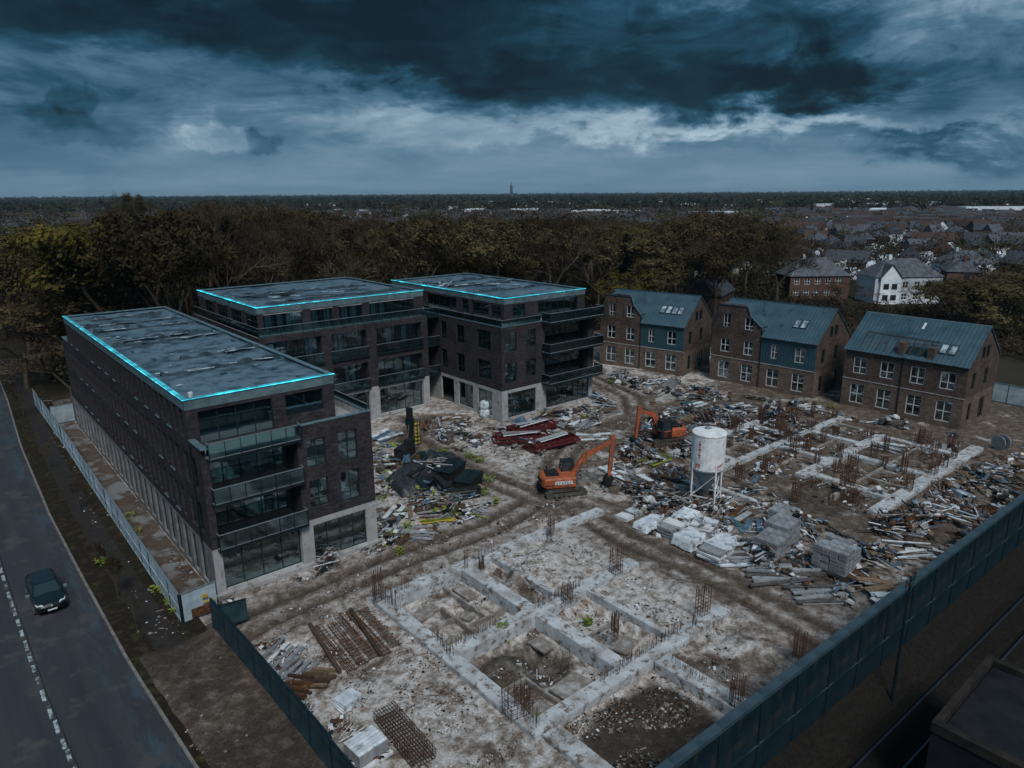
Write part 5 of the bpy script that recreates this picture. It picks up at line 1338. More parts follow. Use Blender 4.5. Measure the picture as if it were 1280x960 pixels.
def crumple(loc, w, d, h, rz, m_, name, label, cat, seed, parent=None):
    me_ = grid_mesh(name, -w / 2, w / 2, -d / 2, d / 2, 22, 22, lambda X, Y: h * np.clip(1.05 - (np.maximum(np.abs(X) / (w / 2), np.abs(Y) / (d / 2))) ** 3, 0, 1) * (.55 + .9 * np.abs(vnoise(X + seed, Y, w / 3.2, 4, seed) - .35)) - .05, m_)
    me_.polygons.foreach_set('use_smooth', [False] * len(me_.polygons))
    o = obj(name, me_, loc=(loc[0], loc[1], gz(loc[0], loc[1])), rz=rz); return tag(o, label, cat)


def lengths(loc, rz, n, L, w, h, m_, name, label, cat, piece, spread=.8, rise=.4, skew=.12, round_=False, layers=2):
    """long pieces (boards, pipes, bars) dropped in a loose pile"""
    rd = random.Random(int(abs(loc[0] * 57 + loc[1] * 23))); r = thing(name, label, cat, (loc[0], loc[1], gz(loc[0], loc[1])), rz)
    per = max(1, n // layers)
    for k in range(n):
        ly = k // per; l = L * rd.uniform(.7, 1.0); g = MB()
        y = ((k % per) / max(1, per - 1) - .5) * spread; z = .05 + h / 2 + ly * h * 1.08 + rd.uniform(0, .03)
        M = Matrix.Translation((rd.uniform(-.25, .25), y, z)) @ Matrix.Rotation(rd.uniform(-skew, skew), 4, 'Z') @ Matrix.Rotation(rd.uniform(-.04, .04), 4, 'Y')
        if round_: g.tube(M @ Vector((-l / 2, 0, 0)), M @ Vector((l / 2, 0, 0)), w / 2, w / 2, 7)
        else: g.obox(M, l, w, h)
        g.build(piece, m_ if isinstance(m_, str) else rd.choice(m_), r)
    return r


# wrapped block packs near the noise barrier
stack((38.2, -18.9), R(3), 2, 3, 6, .95, .62, .24, 'block_grey', 'block_pack', 'grey block pack at the back of the long row beside the silo', 'brick pack', 'block', .03)
stack((35.6, -20.2), R(3), 3, 3, 7, .78, .62, .24, 'block_grey', 'block_pack', 'tall grey block pack in the middle of the row of packs', 'brick pack', 'block', .03)
stack((33.2, -20.8), R(4), 3, 3, 6, .78, .62, .24, 'block_grey', 'block_pack', 'grey block pack at the left end of the row with frosted top', 'brick pack', 'block', .03)
stack((34.9, -24.8), R(2), 4, 4, 7, .62, .60, .26, 'block_grey', 'block_pack', 'square stack of grey blocks with a dark gap in its top', 'brick pack', 'block', .03)
# wrapped insulation boards: rows of pale packs
for k, (px, py, w, d, h, rz, lab) in enumerate([(895, 692, 2.4, 2.0, .9, .1, 'pale wrapped pack with open corner at the right end of the pile'), (862, 676, 2.1, 1.8, .9, .0, 'crumpled white wrapped pack left of the open one'),
        (838, 662, 2.2, 1.7, .8, .1, 'white wrapped pack with dark slots in its side'), (812, 652, 2.6, 1.4, .5, .05, 'low flat white pack behind the slotted one'), (880, 660, 2.2, 1.8, .9, .2, 'white wrapped pack behind the crumpled pair near the silo foot'),
        (858, 645, 1.9, 1.6, .7, .1, 'farthest white wrapped pack below the silo'), (786, 640, 2.6, 1.5, .35, .1, 'low white sheeting pile at the left end of the pack row'), (905, 676, 1.4, 1.6, .6, .3, 'small pale pack squeezed behind the open one')]):
    p_ = at(px, py, .3); r = thing('wrapped_pack', lab, 'wrapped pack', (p_.x, p_.y, gz(p_.x, p_.y)), rz); rd = random.Random(k); nl = max(1, int(h / .22))
    for j in range(nl):
        for i in range(2):
            g = MB(); e = .35 * rd.random(); M = Matrix.Translation(((i - .5) * w / 2 + rd.uniform(-.06, .06), rd.uniform(-.08, .08), .14 + j * h / nl)) @ Matrix.Rotation(rd.uniform(-.14, .14), 4, 'Z') @ Matrix.Rotation(rd.uniform(-.05, .05), 4, 'X')
            g.obox(M, w / 2 - .06 - e, d - e, h / nl - .07); g.build('board_pack', rd.choice(['wrap_white', 'wrap_white', 'board_grey', 'white_bit']), r)
    if k % 2 == 0: continue
    me_ = grid_mesh('plastic_wrap', -w / 2 - .1, w / 2 + .1, -d / 2 - .1, d / 2 + .1, 24, 24, lambda X, Y: h + .02 + .30 * (vnoise(X * 1.0 + k * 9, Y, .7, 4, k) - .45) - .9 * h * np.clip(np.maximum(np.abs(X) / (w / 2) - .94, np.abs(Y) / (d / 2) - .94) * 8, 0, 1), 'wrap_white'); obj('plastic_wrap', me_, r)
# long low grey sheet piles running right of the packs
for k, (px, py, n, L, lab) in enumerate([(930, 700, 10, 4.5, 'long grey steel sheets lying left of the block packs'), (975, 722, 10, 5.0, 'long grey steel sheets in the middle of the sheet row'), (1025, 745, 8, 4.2, 'grey steel sheets at the right end near the noise barrier'), (948, 682, 7, 3.5, 'short bundle of grey profiles in front of the block packs'), (1005, 712, 8, 3.6, 'dark bundle of profiles below the square block stack')]):
    p_ = at(px, py); lengths(p_, R(-38), n, L, .30, .10, ['board_grey', 'wrap_white', 'steel_grey', 'block_grey'], 'sheet_pile', lab, 'steel sheets', 'sheet', 1.8, .3, .10)
# red formwork by the right apartment block
for k, (px, py, rz, lab) in enumerate([(664, 540, R(-8), 'dark red steel formwork lying behind its neighbours'), (690, 558, R(-8), 'dark red steel formwork closest to the excavator'), (650, 553, R(-30), 'dark red steel formwork at the left of the red pile')]):
    p_ = at(px, py); r = thing('formwork', lab, 'formwork', (p_.x, p_.y, gz(p_.x, p_.y) + .1), rz); rd = random.Random(k)
    for j in range(3):
        g = MB(); w, d = 5.6, 2.0; z = j * .30; ox_, oy_ = rd.uniform(-.3, .3), rd.uniform(-.3, .3)
        g.box(ox_ - w / 2, oy_ - d / 2, z, ox_ + w / 2, oy_ - d / 2 + .1, z + .22); g.box(ox_ - w / 2, oy_ + d / 2 - .1, z, ox_ + w / 2, oy_ + d / 2, z + .22)
        for i in range(9): x = ox_ - w / 2 + (w - .08) * i / 8; g.box(x, oy_ - d / 2 + .101, z, x + .08, oy_ + d / 2 - .101, z + .2)
        g.build('formwork_frame', 'red_steel', r)
    g = MB(); M = Matrix.Translation((rd.uniform(-.5, .5), .2, .96)) @ Matrix.Rotation(rd.uniform(-.2, .2), 4, 'Z'); g.obox(M, 4.2, .6, .05); g.build('plank', 'board_grey', r)
    g = MB(); M = Matrix.Translation((0, -.4, .97)) @ Matrix.Rotation(.15, 4, 'Z'); g.obox(M, 3.9, .18, .05); g.build('plank', 'white_bit', r)
# black containers / formwork heap left of the road
for k, (px, py, w, d, h, rz, lab) in enumerate([(585, 610, 3.0, 1.6, 1.2, R(30), 'black open bin nearest the dirt road'), (562, 597, 3.2, 1.9, 1.1, R(25), 'large black bin behind the near one'), (596, 600, 1.6, 1.1, .7, R(50), 'small black bin beside the weeds')]):
    p_ = at(px, py); r = thing('black_bin', lab, 'bin', (p_.x, p_.y, gz(p_.x, p_.y)), rz)
    g = MB(); g._hex([(-w * .42, -d * .42, 0), (w * .42, -d * .42, 0), (w * .42, d * .42, 0), (-w * .42, d * .42, 0), (-w / 2, -d / 2, h), (w / 2, -d / 2, h), (w / 2, d / 2, h), (-w / 2, d / 2, h)], 0); g.build('tub', 'black_plastic', r)
    g = MB(); g.box(-w / 2 - .05, -d / 2 - .05, h, w / 2 + .05, d / 2 + .05, h + .09); g.box(-w * .36, -.03, h + .091, w * .36, .03, h + .14); g.build('lid', 'metal_dark', r)
for k, (px, py, w, d, h, lab) in enumerate([(518, 594, 5.2, 3.2, 1.8, 'crumpled black sheeting over the heap left of the bins'), (548, 578, 5.0, 3.4, 1.7, 'black tarpaulin heap at the back of the dark pile'), (508, 610, 3.8, 2.4, 1.1, 'low black sheeting nearest the long apartment block'), (650, 528, 1.6, 1.2, .9, 'dark blue covered heap beside the white sack')]):
    p_ = at(px, py); crumple(p_, w, d, h, R(20 + k * 30), 'tarp_black' if k < 3 else 'tarp_blue', 'tarpaulin', lab, 'tarpaulin', k + 3)
for k, (px, py, rz, lab) in enumerate([(532, 602, R(25), 'black formwork panels stacked left of the bins'), (556, 585, R(20), 'black formwork panels behind the large bin'), (520, 582, R(60), 'black panels at the foot of the dark mast'), (575, 618, R(-20), 'black panels at the near end of the dark heap'), (540, 615, R(75), 'dark panels between sheeting and bins')]):
    lengths(at(px, py), rz, 14, 3.0, .55, .13, ['black_plastic', 'black_plastic', 'metal_dark', 'steel_grey', 'tarp_blue'], 'formwork_stack', lab, 'formwork', 'panel', 1.8, .3, .16, layers=5)
p_ = at(606, 520)
r = thing('big_bag', 'grey white bulk sack stack at the corner of the right apartment block', 'sack', (p_.x, p_.y, gz(p_.x, p_.y)), .4)
for k, (x, y, z) in enumerate(((0, 0, 0), (.1, .05, .95), (1.0, .2, 0))):
    g = MB(); lathe(g, [(0, z), (.55, z), (.66, z + .3), (.62, z + .75), (.42, z + .95), (0, z + .88)], 9); o = g.build('sack', 'wrap_white', r, loc=(x, y, 0))
# piling rig: dark mast over the black heap
p_ = at(508, 575); r = thing('piling_rig', 'black piling rig with tall mast standing behind the dark heap', 'piling rig', (p_.x, p_.y, 0), R(30))
g = MB(); g.box(-1.3, -.9, .1, 1.3, -.4, .6); g.box(-1.3, .4, .1, 1.3, .9, .6); g.build('tracks', 'rubber', r)
g = MB(); g.box(-1.2, -.7, .62, .7, .7, 1.5); g.box(-.2, -.65, 1.502, .65, .1, 2.2); g.build('body', 'black_plastic', r)
g = MB(); g.box(.9, -.3, .3, 1.25, .3, 5.2); g.build('mast', 'black_plastic', r)
g = MB(); g.box(.85, -.4, 3.4, 1.32, .4, 4.1); g.build('hammer', 'metal_dark', r)
g = MB(); g.bar((.2, 0, 1.5), (.95, 0, 3.6), .12, .12); g.tube((1.1, 0, 5.2), (1.1, 0, 5.7), .05, .05, 5); g.build('stay', 'steel_grey', r)
p_ = at(522, 555); r = thing('fence_roll', 'yellow frame rack standing right of the dark mast', 'rack', (p_.x, p_.y, gz(p_.x, p_.y)), .5)
for k in range(6):
    g = MB(); z = .2 + k * .42; g.box(-.25, -.2, z, .25, .2, z + .12); g.build('shelf', 'yellow', r)
g = MB()
for x, y in ((-.25, -.2), (.25, -.2), (-.25, .2), (.25, .2)): g.box(x - .03, y - .03, 0, x + .03, y + .03, 2.6)
g.build('upright', 'metal_dark', r)

# rusty mats, timber stacks and boxes at the lower left
p_ = at(440, 800)
r = thing('rebar_mat', 'rusty reinforcement mats spread flat left of the concrete foundation', 'rebar mat', (p_.x, p_.y, gz(p_.x, p_.y) + .08), R(-4)); rd = random.Random(3)
for j in range(5):
    g = MB(); x = (j - 2) * .75; ya, yb = -2.6 + rd.uniform(-.3, .3), 2.5 + rd.uniform(-.4, .3)
    for i in range(6): g.bar((x + i * .1, ya, .03 + j * .02), (x + i * .1 + rd.uniform(-.1, .1), yb, .04 + j * .02), .03, .03)
    for i in range(16): y = ya + (yb - ya) * i / 15; g.bar((x - .05, y, .07 + j * .02), (x + .62, y + rd.uniform(-.05, .05), .07 + j * .02), .03, .03)
    g.build('bar_mat', 'rust', r)
for j in range(2):
    g = MB(); g.bar((-1.9 + j * 2.5, -2.7, .22), (-1.6 + j * 2.7, 2.7, .24), .22, .12); g.build('bearer', 'timber_dark', r)
lengths(at(374, 862), R(-50), 12, 1.7, .16, .10, ['timber_dark', 'rust'], 'timber_stack', 'dark rusty brown timber stack closest to the teal hoarding', 'timber stack', 'beam', 1.4, .4, .05, layers=3)
lengths(at(398, 850), R(-40), 10, 1.6, .16, .12, ['timber', 'timber_dark'], 'timber_stack', 'brown timber stack behind the rusty one', 'timber stack', 'beam', 1.3, .4, .08, layers=2)
lengths(at(352, 818), R(30), 9, 2.2, .22, .05, ['board_grey', 'white_bit', 'block_grey'], 'board_stack', 'pale grey boards lying at the upper left corner by the site entrance', 'boards', 'board', 1.6, .3, .07, layers=2)
lengths(at(372, 838), R(28), 8, 2.0, .22, .06, ['board_grey', 'block_grey'], 'board_stack', 'grey boards below the paler ones near the hoarding', 'boards', 'board', 1.4, .3, .07, layers=2)
p_ = at(434, 882); r = thing('roof_sheets', 'small stack of bluish white sheets behind the grey crate', 'sheets', (p_.x, p_.y, gz(p_.x, p_.y)), R(4))
for k in range(4): g = MB(); g.obox(Matrix.Translation((.04 * k, .03 * k, .12 + k * .11)) @ Matrix.Rotation(.05 * k, 4, 'Z'), 1.15, .95, .08); g.build('sheet', 'wrap_white', r)
p_ = at(458, 942); r = thing('crate', 'grey blue slatted crate with white top at the bottom edge', 'crate', (p_.x, p_.y, gz(p_.x, p_.y)), R(6))
g = MB(); g.box(-.8, -.65, 0, .8, .65, .72); g.build('box', 'board_grey', r)
for k in range(6): g = MB(); g.box(-.82, -.66 + k * .225, .722, .82, -.48 + k * .225, .77); g.build('slat', 'wrap_white', r)
g = MB(); g.box(-.95, -.95, .0, .9, -.72, .14); g.build('skid', 'white_bit', r)
p_ = at(505, 925); r = thing('rebar_cage', 'long dark rebar cage bundle lying at the bottom left of the foundation', 'rebar cage', (p_.x, p_.y, gz(p_.x, p_.y) + .1), R(-93))
g = MB()
for i in range(9):
    for z in (0, .5): g.tube((-2.1, -.6 + i * .15, z), (2.2 + random.uniform(-.3, .3), -.6 + i * .15, z + .03), .022, .022, 4)
g.build('long_bars', 'rebar', r)
for i in range(17):
    x = -2.0 + i * .25; g = MB()
    for a, c in (((-.6, 0), (.6, 0)), ((.6, 0), (.6, .5)), ((.6, .5), (-.6, .5)), ((-.6, .5), (-.6, 0))): g.tube((x, *a), (x, *c), .018, .018, 4)
    g.build('hoop', 'rebar', r)

# more named piles round the site
PILES = [
    (735, 495, 'pipes', 'teal', 'bundle of teal pipes in front of the leftmost townhouse'), (776, 470, 'pipes', 'grey', 'grey pipes along the leftmost townhouse wall'), (812, 478, 'boards', 'white', 'white boards stacked before the gap between townhouses'),
    (838, 486, 'drum', 'grey', 'cable drum near the gap between the two left townhouses'), (760, 512, 'boards', 'orange', 'brown planks lying right of the right apartment block'), (885, 495, 'boards', 'grey', 'grey boards before the middle townhouse'),
    (925, 508, 'boards', 'white', 'white sheets before the middle townhouse door'), (960, 516, 'drum', 'grey', 'cable drum before the right half of the middle townhouse'), (845, 512, 'boards', 'grey', 'long grey boards on the far side of the dirt road'),
    (880, 522, 'pipes', 'dark', 'dark pipes right of the parked excavator'), (905, 515, 'pipes', 'teal', 'teal and dark pipes behind the silo'), (930, 535, 'boards', 'white', 'pale boards behind the silo'), (870, 505, 'boards', 'teal', 'bluish boards at the bend of the dirt road'),
    (795, 600, 'boards', 'grey', 'grey boards left of the silo legs'), (825, 600, 'boards', 'dark', 'dark and pale boards stacked beside the silo'), (770, 588, 'boards', 'white', 'pale slab beside the excavator bucket'), (818, 578, 'boards', 'yellow', 'yellowish boards between the excavators'),
    (730, 530, 'boards', 'grey', 'grey boards behind the red formwork'), (742, 545, 'boards', 'white', 'white boards right of the red formwork'), (700, 518, 'boards', 'dark', 'dark boards under the right block shopfront'), (560, 520, 'boards', 'white', 'white frames before the recess between the blocks'),
    (540, 530, 'boards', 'orange', 'brown planks before the middle block'), (480, 545, 'boards', 'teal', 'bluish boards at the side of the long block'), (500, 640, 'boards', 'white', 'white broken boards between long block and dark heap'), (545, 645, 'boards', 'yellow', 'yellowish boards below the dark heap'),
    (580, 640, 'boards', 'white', 'pale broken boards at the tip of the left rubble field'), (480, 660, 'boards', 'teal', 'bluish boards beside the corner pillar of the long block'), (520, 665, 'boards', 'white', 'white boards on the rubble near the dirt road'),
    (1000, 560, 'boards', 'white', 'pale boards in the middle of the far foundation'), (960, 585, 'boards', 'white', 'long pale planks right of the silo'), (1050, 600, 'boards', 'orange', 'brown planks on the far foundation'), (1110, 560, 'boards', 'grey', 'grey boards before the rightmost townhouse'),
    (1160, 640, 'boards', 'orange', 'orange brown planks beyond the right beam'), (1190, 650, 'boards', 'white', 'white boards near the barrier at the right'), (1140, 690, 'boards', 'white', 'white sheets against the noise barrier'), (1210, 610, 'boards', 'white', 'pale boards below the right corner of the townhouses'),
    (1100, 745, 'boards', 'white', 'white slabs at the near edge of the noise barrier'), (1240, 600, 'boards', 'teal', 'bluish boards at the right edge'), (1060, 720, 'boards', 'dark', 'dark boards by the square block stack'), (920, 640, 'boards', 'orange', 'brown boards behind the block packs'), (935, 655, 'boards', 'teal', 'blue and grey boards by the block packs'),
    (1180, 560, 'boards', 'dark', 'dark boards at the corner of the rightmost townhouse'), (1250, 560, 'drum', 'grey', 'cable drum right of the rightmost townhouse'), (1010, 510, 'boards', 'white', 'white boards between the two right townhouses')]
PM = {'teal': ['pipe_teal', 'tarp_blue', 'board_grey', 'wrap_white'], 'grey': ['board_grey', 'block_grey', 'white_bit', 'steel_grey'], 'white': ['wrap_white', 'white_bit', 'board_grey', 'timber'], 'orange': ['timber', 'rust', 'timber', 'board_grey'],
      'dark': ['black_plastic', 'steel_grey', 'board_grey', 'timber_dark'], 'yellow': ['yellow', 'timber', 'board_grey', 'weed']}
for k, (px, py, ty, c, lab) in enumerate(PILES):
    p_ = at(px, py, .1); rd = random.Random(k + 50); big_ = 1.0 + .5 * (p_ - CAM).length / 100
    if ty == 'pipes': lengths(p_, rd.uniform(0, PI), 9, 3.4 * big_, .22, .22, PM[c], 'pipe_bundle', lab, 'pipes', 'pipe', 1.6, .3, .18, True)
    elif ty == 'boards': lengths(p_, rd.uniform(0, PI), 9, rd.uniform(1.8, 3.0) * big_, rd.uniform(.2, .55), .06, PM[c], 'board_pile', lab, 'boards', 'board', 1.7, .3, .35, layers=3)
    else:
        r = thing('cable_drum', lab, 'cable drum', (p_.x, p_.y, gz(p_.x, p_.y)), rd.uniform(0, 3))
        for y in (-.4, .4): g = MB(); g.tube((0, y - .05, .75), (0, y + .05, .75), .75, .75, 16); g.build('flange', 'board_grey', r)
        g = MB(); g.tube((0, -.34, .75), (0, .34, .75), .4, .4, 12); g.build('cable_core', 'black_plastic', r)


# uncountable rubble: slabs, sticks and scraps strewn over the ground
def rubble(name, label, poly, n, smin, smax, mats, seed, flat=.35, zl=.0, stick=.3):
    """poly: survey outline in the photograph's pixels, laid on the ground"""
    rd = random.Random(seed); g = MB(); W_ = [at(*p_) for p_ in poly]
    x0, x1, y0, y1 = min(p_.x for p_ in W_), max(p_.x for p_ in W_), min(p_.y for p_ in W_), max(p_.y for p_ in W_)
    def inside(x, y):
        c = False; j = len(W_) - 1
        for i in range(len(W_)):
            if (W_[i].y > y) != (W_[j].y > y) and x < (W_[j].x - W_[i].x) * (y - W_[i].y) / (W_[j].y - W_[i].y) + W_[i].x: c = not c
            j = i
        return c
    pts = []; t = 0
    while len(pts) < n and t < n * 30:
        t += 1; x, y = rd.uniform(x0, x1), rd.uniform(y0, y1)
        if inside(x, y) and mnoise.noise(Vector((x * .45, y * .45, seed))) > -.02: pts.append((x, y))
    rdv = road_d(np.array([p_[0] for p_ in pts]), np.array([p_[1] for p_ in pts])); pts = [p_ for p_, q_ in zip(pts, rdv) if q_ > 2.0 or smax < .3]
    zz = ground_z(np.array([p_[0] for p_ in pts]), np.array([p_[1] for p_ in pts]))
    for (x, y), z in zip(pts, zz):
        if any(a - .2 < x < c + .2 and e - .2 < y < h + .2 for a, c, e, h in ((-.1, 12.1, 0, 49.5), (14.6, 35.6, 27.9, 50), (38.2, 53.4, 16.7, 44))): continue
        s_ = (smin + (smax - smin) * rd.random() ** 2.2) * .8 * (1 if rd.random() < .85 else 1.6)
        hp = max(0, mnoise.noise(Vector((x * .33, y * .33, seed + 5))) - .02) * (2.6 if smax > .45 else .3)
        M = Matrix.Translation((x, y, z + zl + rd.uniform(0, .1) + hp * rd.random() ** .6)) @ Matrix.Rotation(4 * mnoise.noise(Vector((x * .16, y * .16, 7))) + rd.gauss(0, .35), 4, 'Z') @ Matrix.Rotation(rd.uniform(-.4, .4), 4, 'X') @ Matrix.Rotation(rd.uniform(-.3, .3), 4, 'Y')
        mi = rd.randrange(len(mats))
        if rd.random() < stick: g.obox(M, min(3.2, s_ * rd.uniform(2.5, 5)), min(.12, s_ * .14), min(.1, s_ * .1), mi)
        else:
            a, c, h = s_ * .5, s_ * rd.uniform(.25, .6), s_ * flat * rd.uniform(.15, .6)
            j = lambda: rd.uniform(.6, 1.1)
            P8 = [M @ Vector(v) for v in ((-a * j(), -c * j(), -h), (a * j(), -c * j(), -h), (a * j(), c * j(), -h), (-a * j(), c * j(), -h), (-a * j() * .8, -c * j() * .8, h), (a * j() * .8, -c * j() * .8, h), (a * j() * .8, c * j() * .8, h), (-a * j() * .8, c * j() * .8, h))]
            g._hex(P8, mi)
    o = g.build(name, mats); tag(o, label, 'rubble', kind='stuff')


GEN = ['rubble', 'white_bit', 'board_grey', 'rust', 'timber_dark', 'slab_concrete', 'black_plastic']
BLU = ['wrap_white', 'board_grey', 'rubble', 'rubble', 'black_plastic', 'white_bit', 'tarp_blue', 'rust', 'timber_dark', 'timber_dark', 'steel_grey', 'black_plastic']
rubble('debris', 'mixed rubble and white scraps between the long block and the dark heap', [(470, 560), (540, 530), (625, 600), (625, 625), (560, 665), (475, 695)], 2400, .15, .8, BLU + ['weed'], 1)
rubble('debris', 'rubble strip along the foot of the long block front', [(270, 755), (470, 680), (480, 695), (300, 765)], 528, .1, .5, GEN, 2)
rubble('debris', 'rubble strewn before the middle block and the recess', [(530, 520), (620, 535), (600, 560), (530, 545)], 528, .2, .9, BLU, 3)
rubble('debris', 'rubble around the red formwork and right block shopfront', [(615, 535), (745, 505), (820, 500), (790, 530), (700, 575), (630, 560)], 1920, .2, .95, BLU, 4)
rubble('debris', 'rubble along the front of the townhouses', [(748, 468), (850, 478), (1050, 520), (1200, 545), (1190, 560), (1040, 540), (880, 505), (750, 480)], 1920, .25, 1.1, BLU, 5)
rubble('debris', 'clutter around the parked excavator and behind the silo', [(800, 530), (850, 500), (990, 520), (1030, 545), (960, 560), (900, 560), (850, 590), (770, 575)], 2880, .25, 1.1, BLU, 6)
rubble('debris', 'broken timber and scrap over the far foundation', [(920, 560), (1030, 530), (1210, 560), (1230, 575), (1090, 650), (1000, 610), (920, 600)], 1700, .12, .5, GEN + ['rust', 'timber'], 7, stick=.5)
rubble('debris', 'scrap between the far beam and the noise barrier', [(1095, 660), (1235, 575), (1280, 560), (1280, 620), (1100, 745), (1040, 740)], 2880, .2, 1.1, BLU + ['timber'], 8)
rubble('debris', 'rubble left of the silo beside the excavator', [(745, 590), (790, 570), (860, 590), (870, 640), (760, 625)], 1440, .15, .8, BLU, 9)
rubble('debris', 'rubble about the white packs and block stacks', [(790, 625), (930, 610), (1010, 640), (1100, 700), (1060, 760), (940, 720), (880, 705), (800, 660)], 2400, .15, .75, BLU, 10)
rubble('debris', 'small stones over the near concrete foundation field', [(470, 760), (690, 665), (900, 770), (930, 890), (650, 930)], 3520, .04, .22, GEN, 11, stick=.15)
rubble('debris', 'stones and scrap along the teal hoarding', [(290, 800), (345, 800), (480, 950), (430, 958)], 1120, .08, .4, GEN, 12)
rubble('debris', 'fine stones across the lower left ground', [(340, 790), (470, 750), (650, 920), (640, 960), (480, 960)], 2400, .03, .16, GEN, 13, stick=.1)
rubble('debris', 'pebbles in the dark soil bay by the noise barrier', [(700, 900), (800, 850), (915, 900), (850, 950), (740, 960)], 1120, .04, .2, ['rubble', 'timber_dark', 'slab_concrete', 'black_plastic'], 14, stick=.3)
rubble('debris', 'stones along the dirt road', [(290, 790), (500, 690), (700, 620), (640, 580), (520, 520), (560, 515), (800, 520), (760, 560), (720, 650), (500, 740)], 2400, .04, .22, GEN, 15, stick=.1)
rubble('debris', 'litter and stones on the roadside verge', [(45, 500), (60, 500), (240, 800), (290, 830), (330, 960), (250, 960), (130, 700)], 360, .04, .22, ['rubble', 'timber_dark', 'white_bit', 'slab_concrete'], 16, stick=.1, zl=.1)

rubble('debris', 'leaves and mortar scraps on the paved strip beside the long block', [(150, 600), (160, 590), (262, 740), (235, 740)], 256, .05, .3, ['rubble', 'timber_dark', 'board_grey'], 17, stick=.1, zl=.15)


# weeds
def weeds(pts, label, seed):
    rd = random.Random(seed); g = MB()
    for px, py, rr in pts:
        p_ = at(px, py)
        for _ in range(90):
            a, q_ = rd.uniform(0, 2 * PI), rr * math.sqrt(rd.random()); x, y = p_.x + q_ * math.cos(a), p_.y + q_ * math.sin(a); z = gz(x, y) + rd.uniform(.05, .6); s_ = rd.uniform(.06, .16)
            M = Matrix.Translation((x, y, z)) @ Matrix.Rotation(rd.uniform(0, 6), 4, 'Z') @ Matrix.Rotation(rd.uniform(-1.2, 1.2), 4, 'X')
            g.poly([M @ Vector(v) for v in ((-s_, 0, 0), (0, -s_ * .5, 0), (s_, 0, 0), (0, s_ * .5, 0))])
    tag(g.build('weeds', 'weed'), label, 'weeds', kind='stuff')


weeds([(600, 578, .5), (588, 572, .5), (612, 600, .6), (606, 618, .5), (555, 565, .6), (530, 568, .5), (512, 565, .4), (520, 545, .4)], 'yellow green weeds round the dark heap', 1)
weeds([(540, 620, .3), (510, 660, .4), (492, 672, .3), (565, 645, .3), (500, 690, .3), (620, 630, .2)], 'green weeds scattered in the left rubble field', 2)
weeds([(680, 520, .5), (730, 525, .5), (640, 540, .3), (765, 478, .5), (1040, 512, .6), (830, 575, .7)], 'yellowish weeds on the rubble before the blocks', 3)
weeds([(630, 790, .4), (565, 800, .3), (735, 770, .3), (672, 890, .3), (512, 770, .3)], 'small weeds growing on the near foundation', 4)
weeds([(225, 765, .6), (200, 740, .6), (215, 755, .5), (160, 650, .7), (170, 670, .6), (128, 706, .4)], 'rough grass at the foot of the pale hoarding', 5)


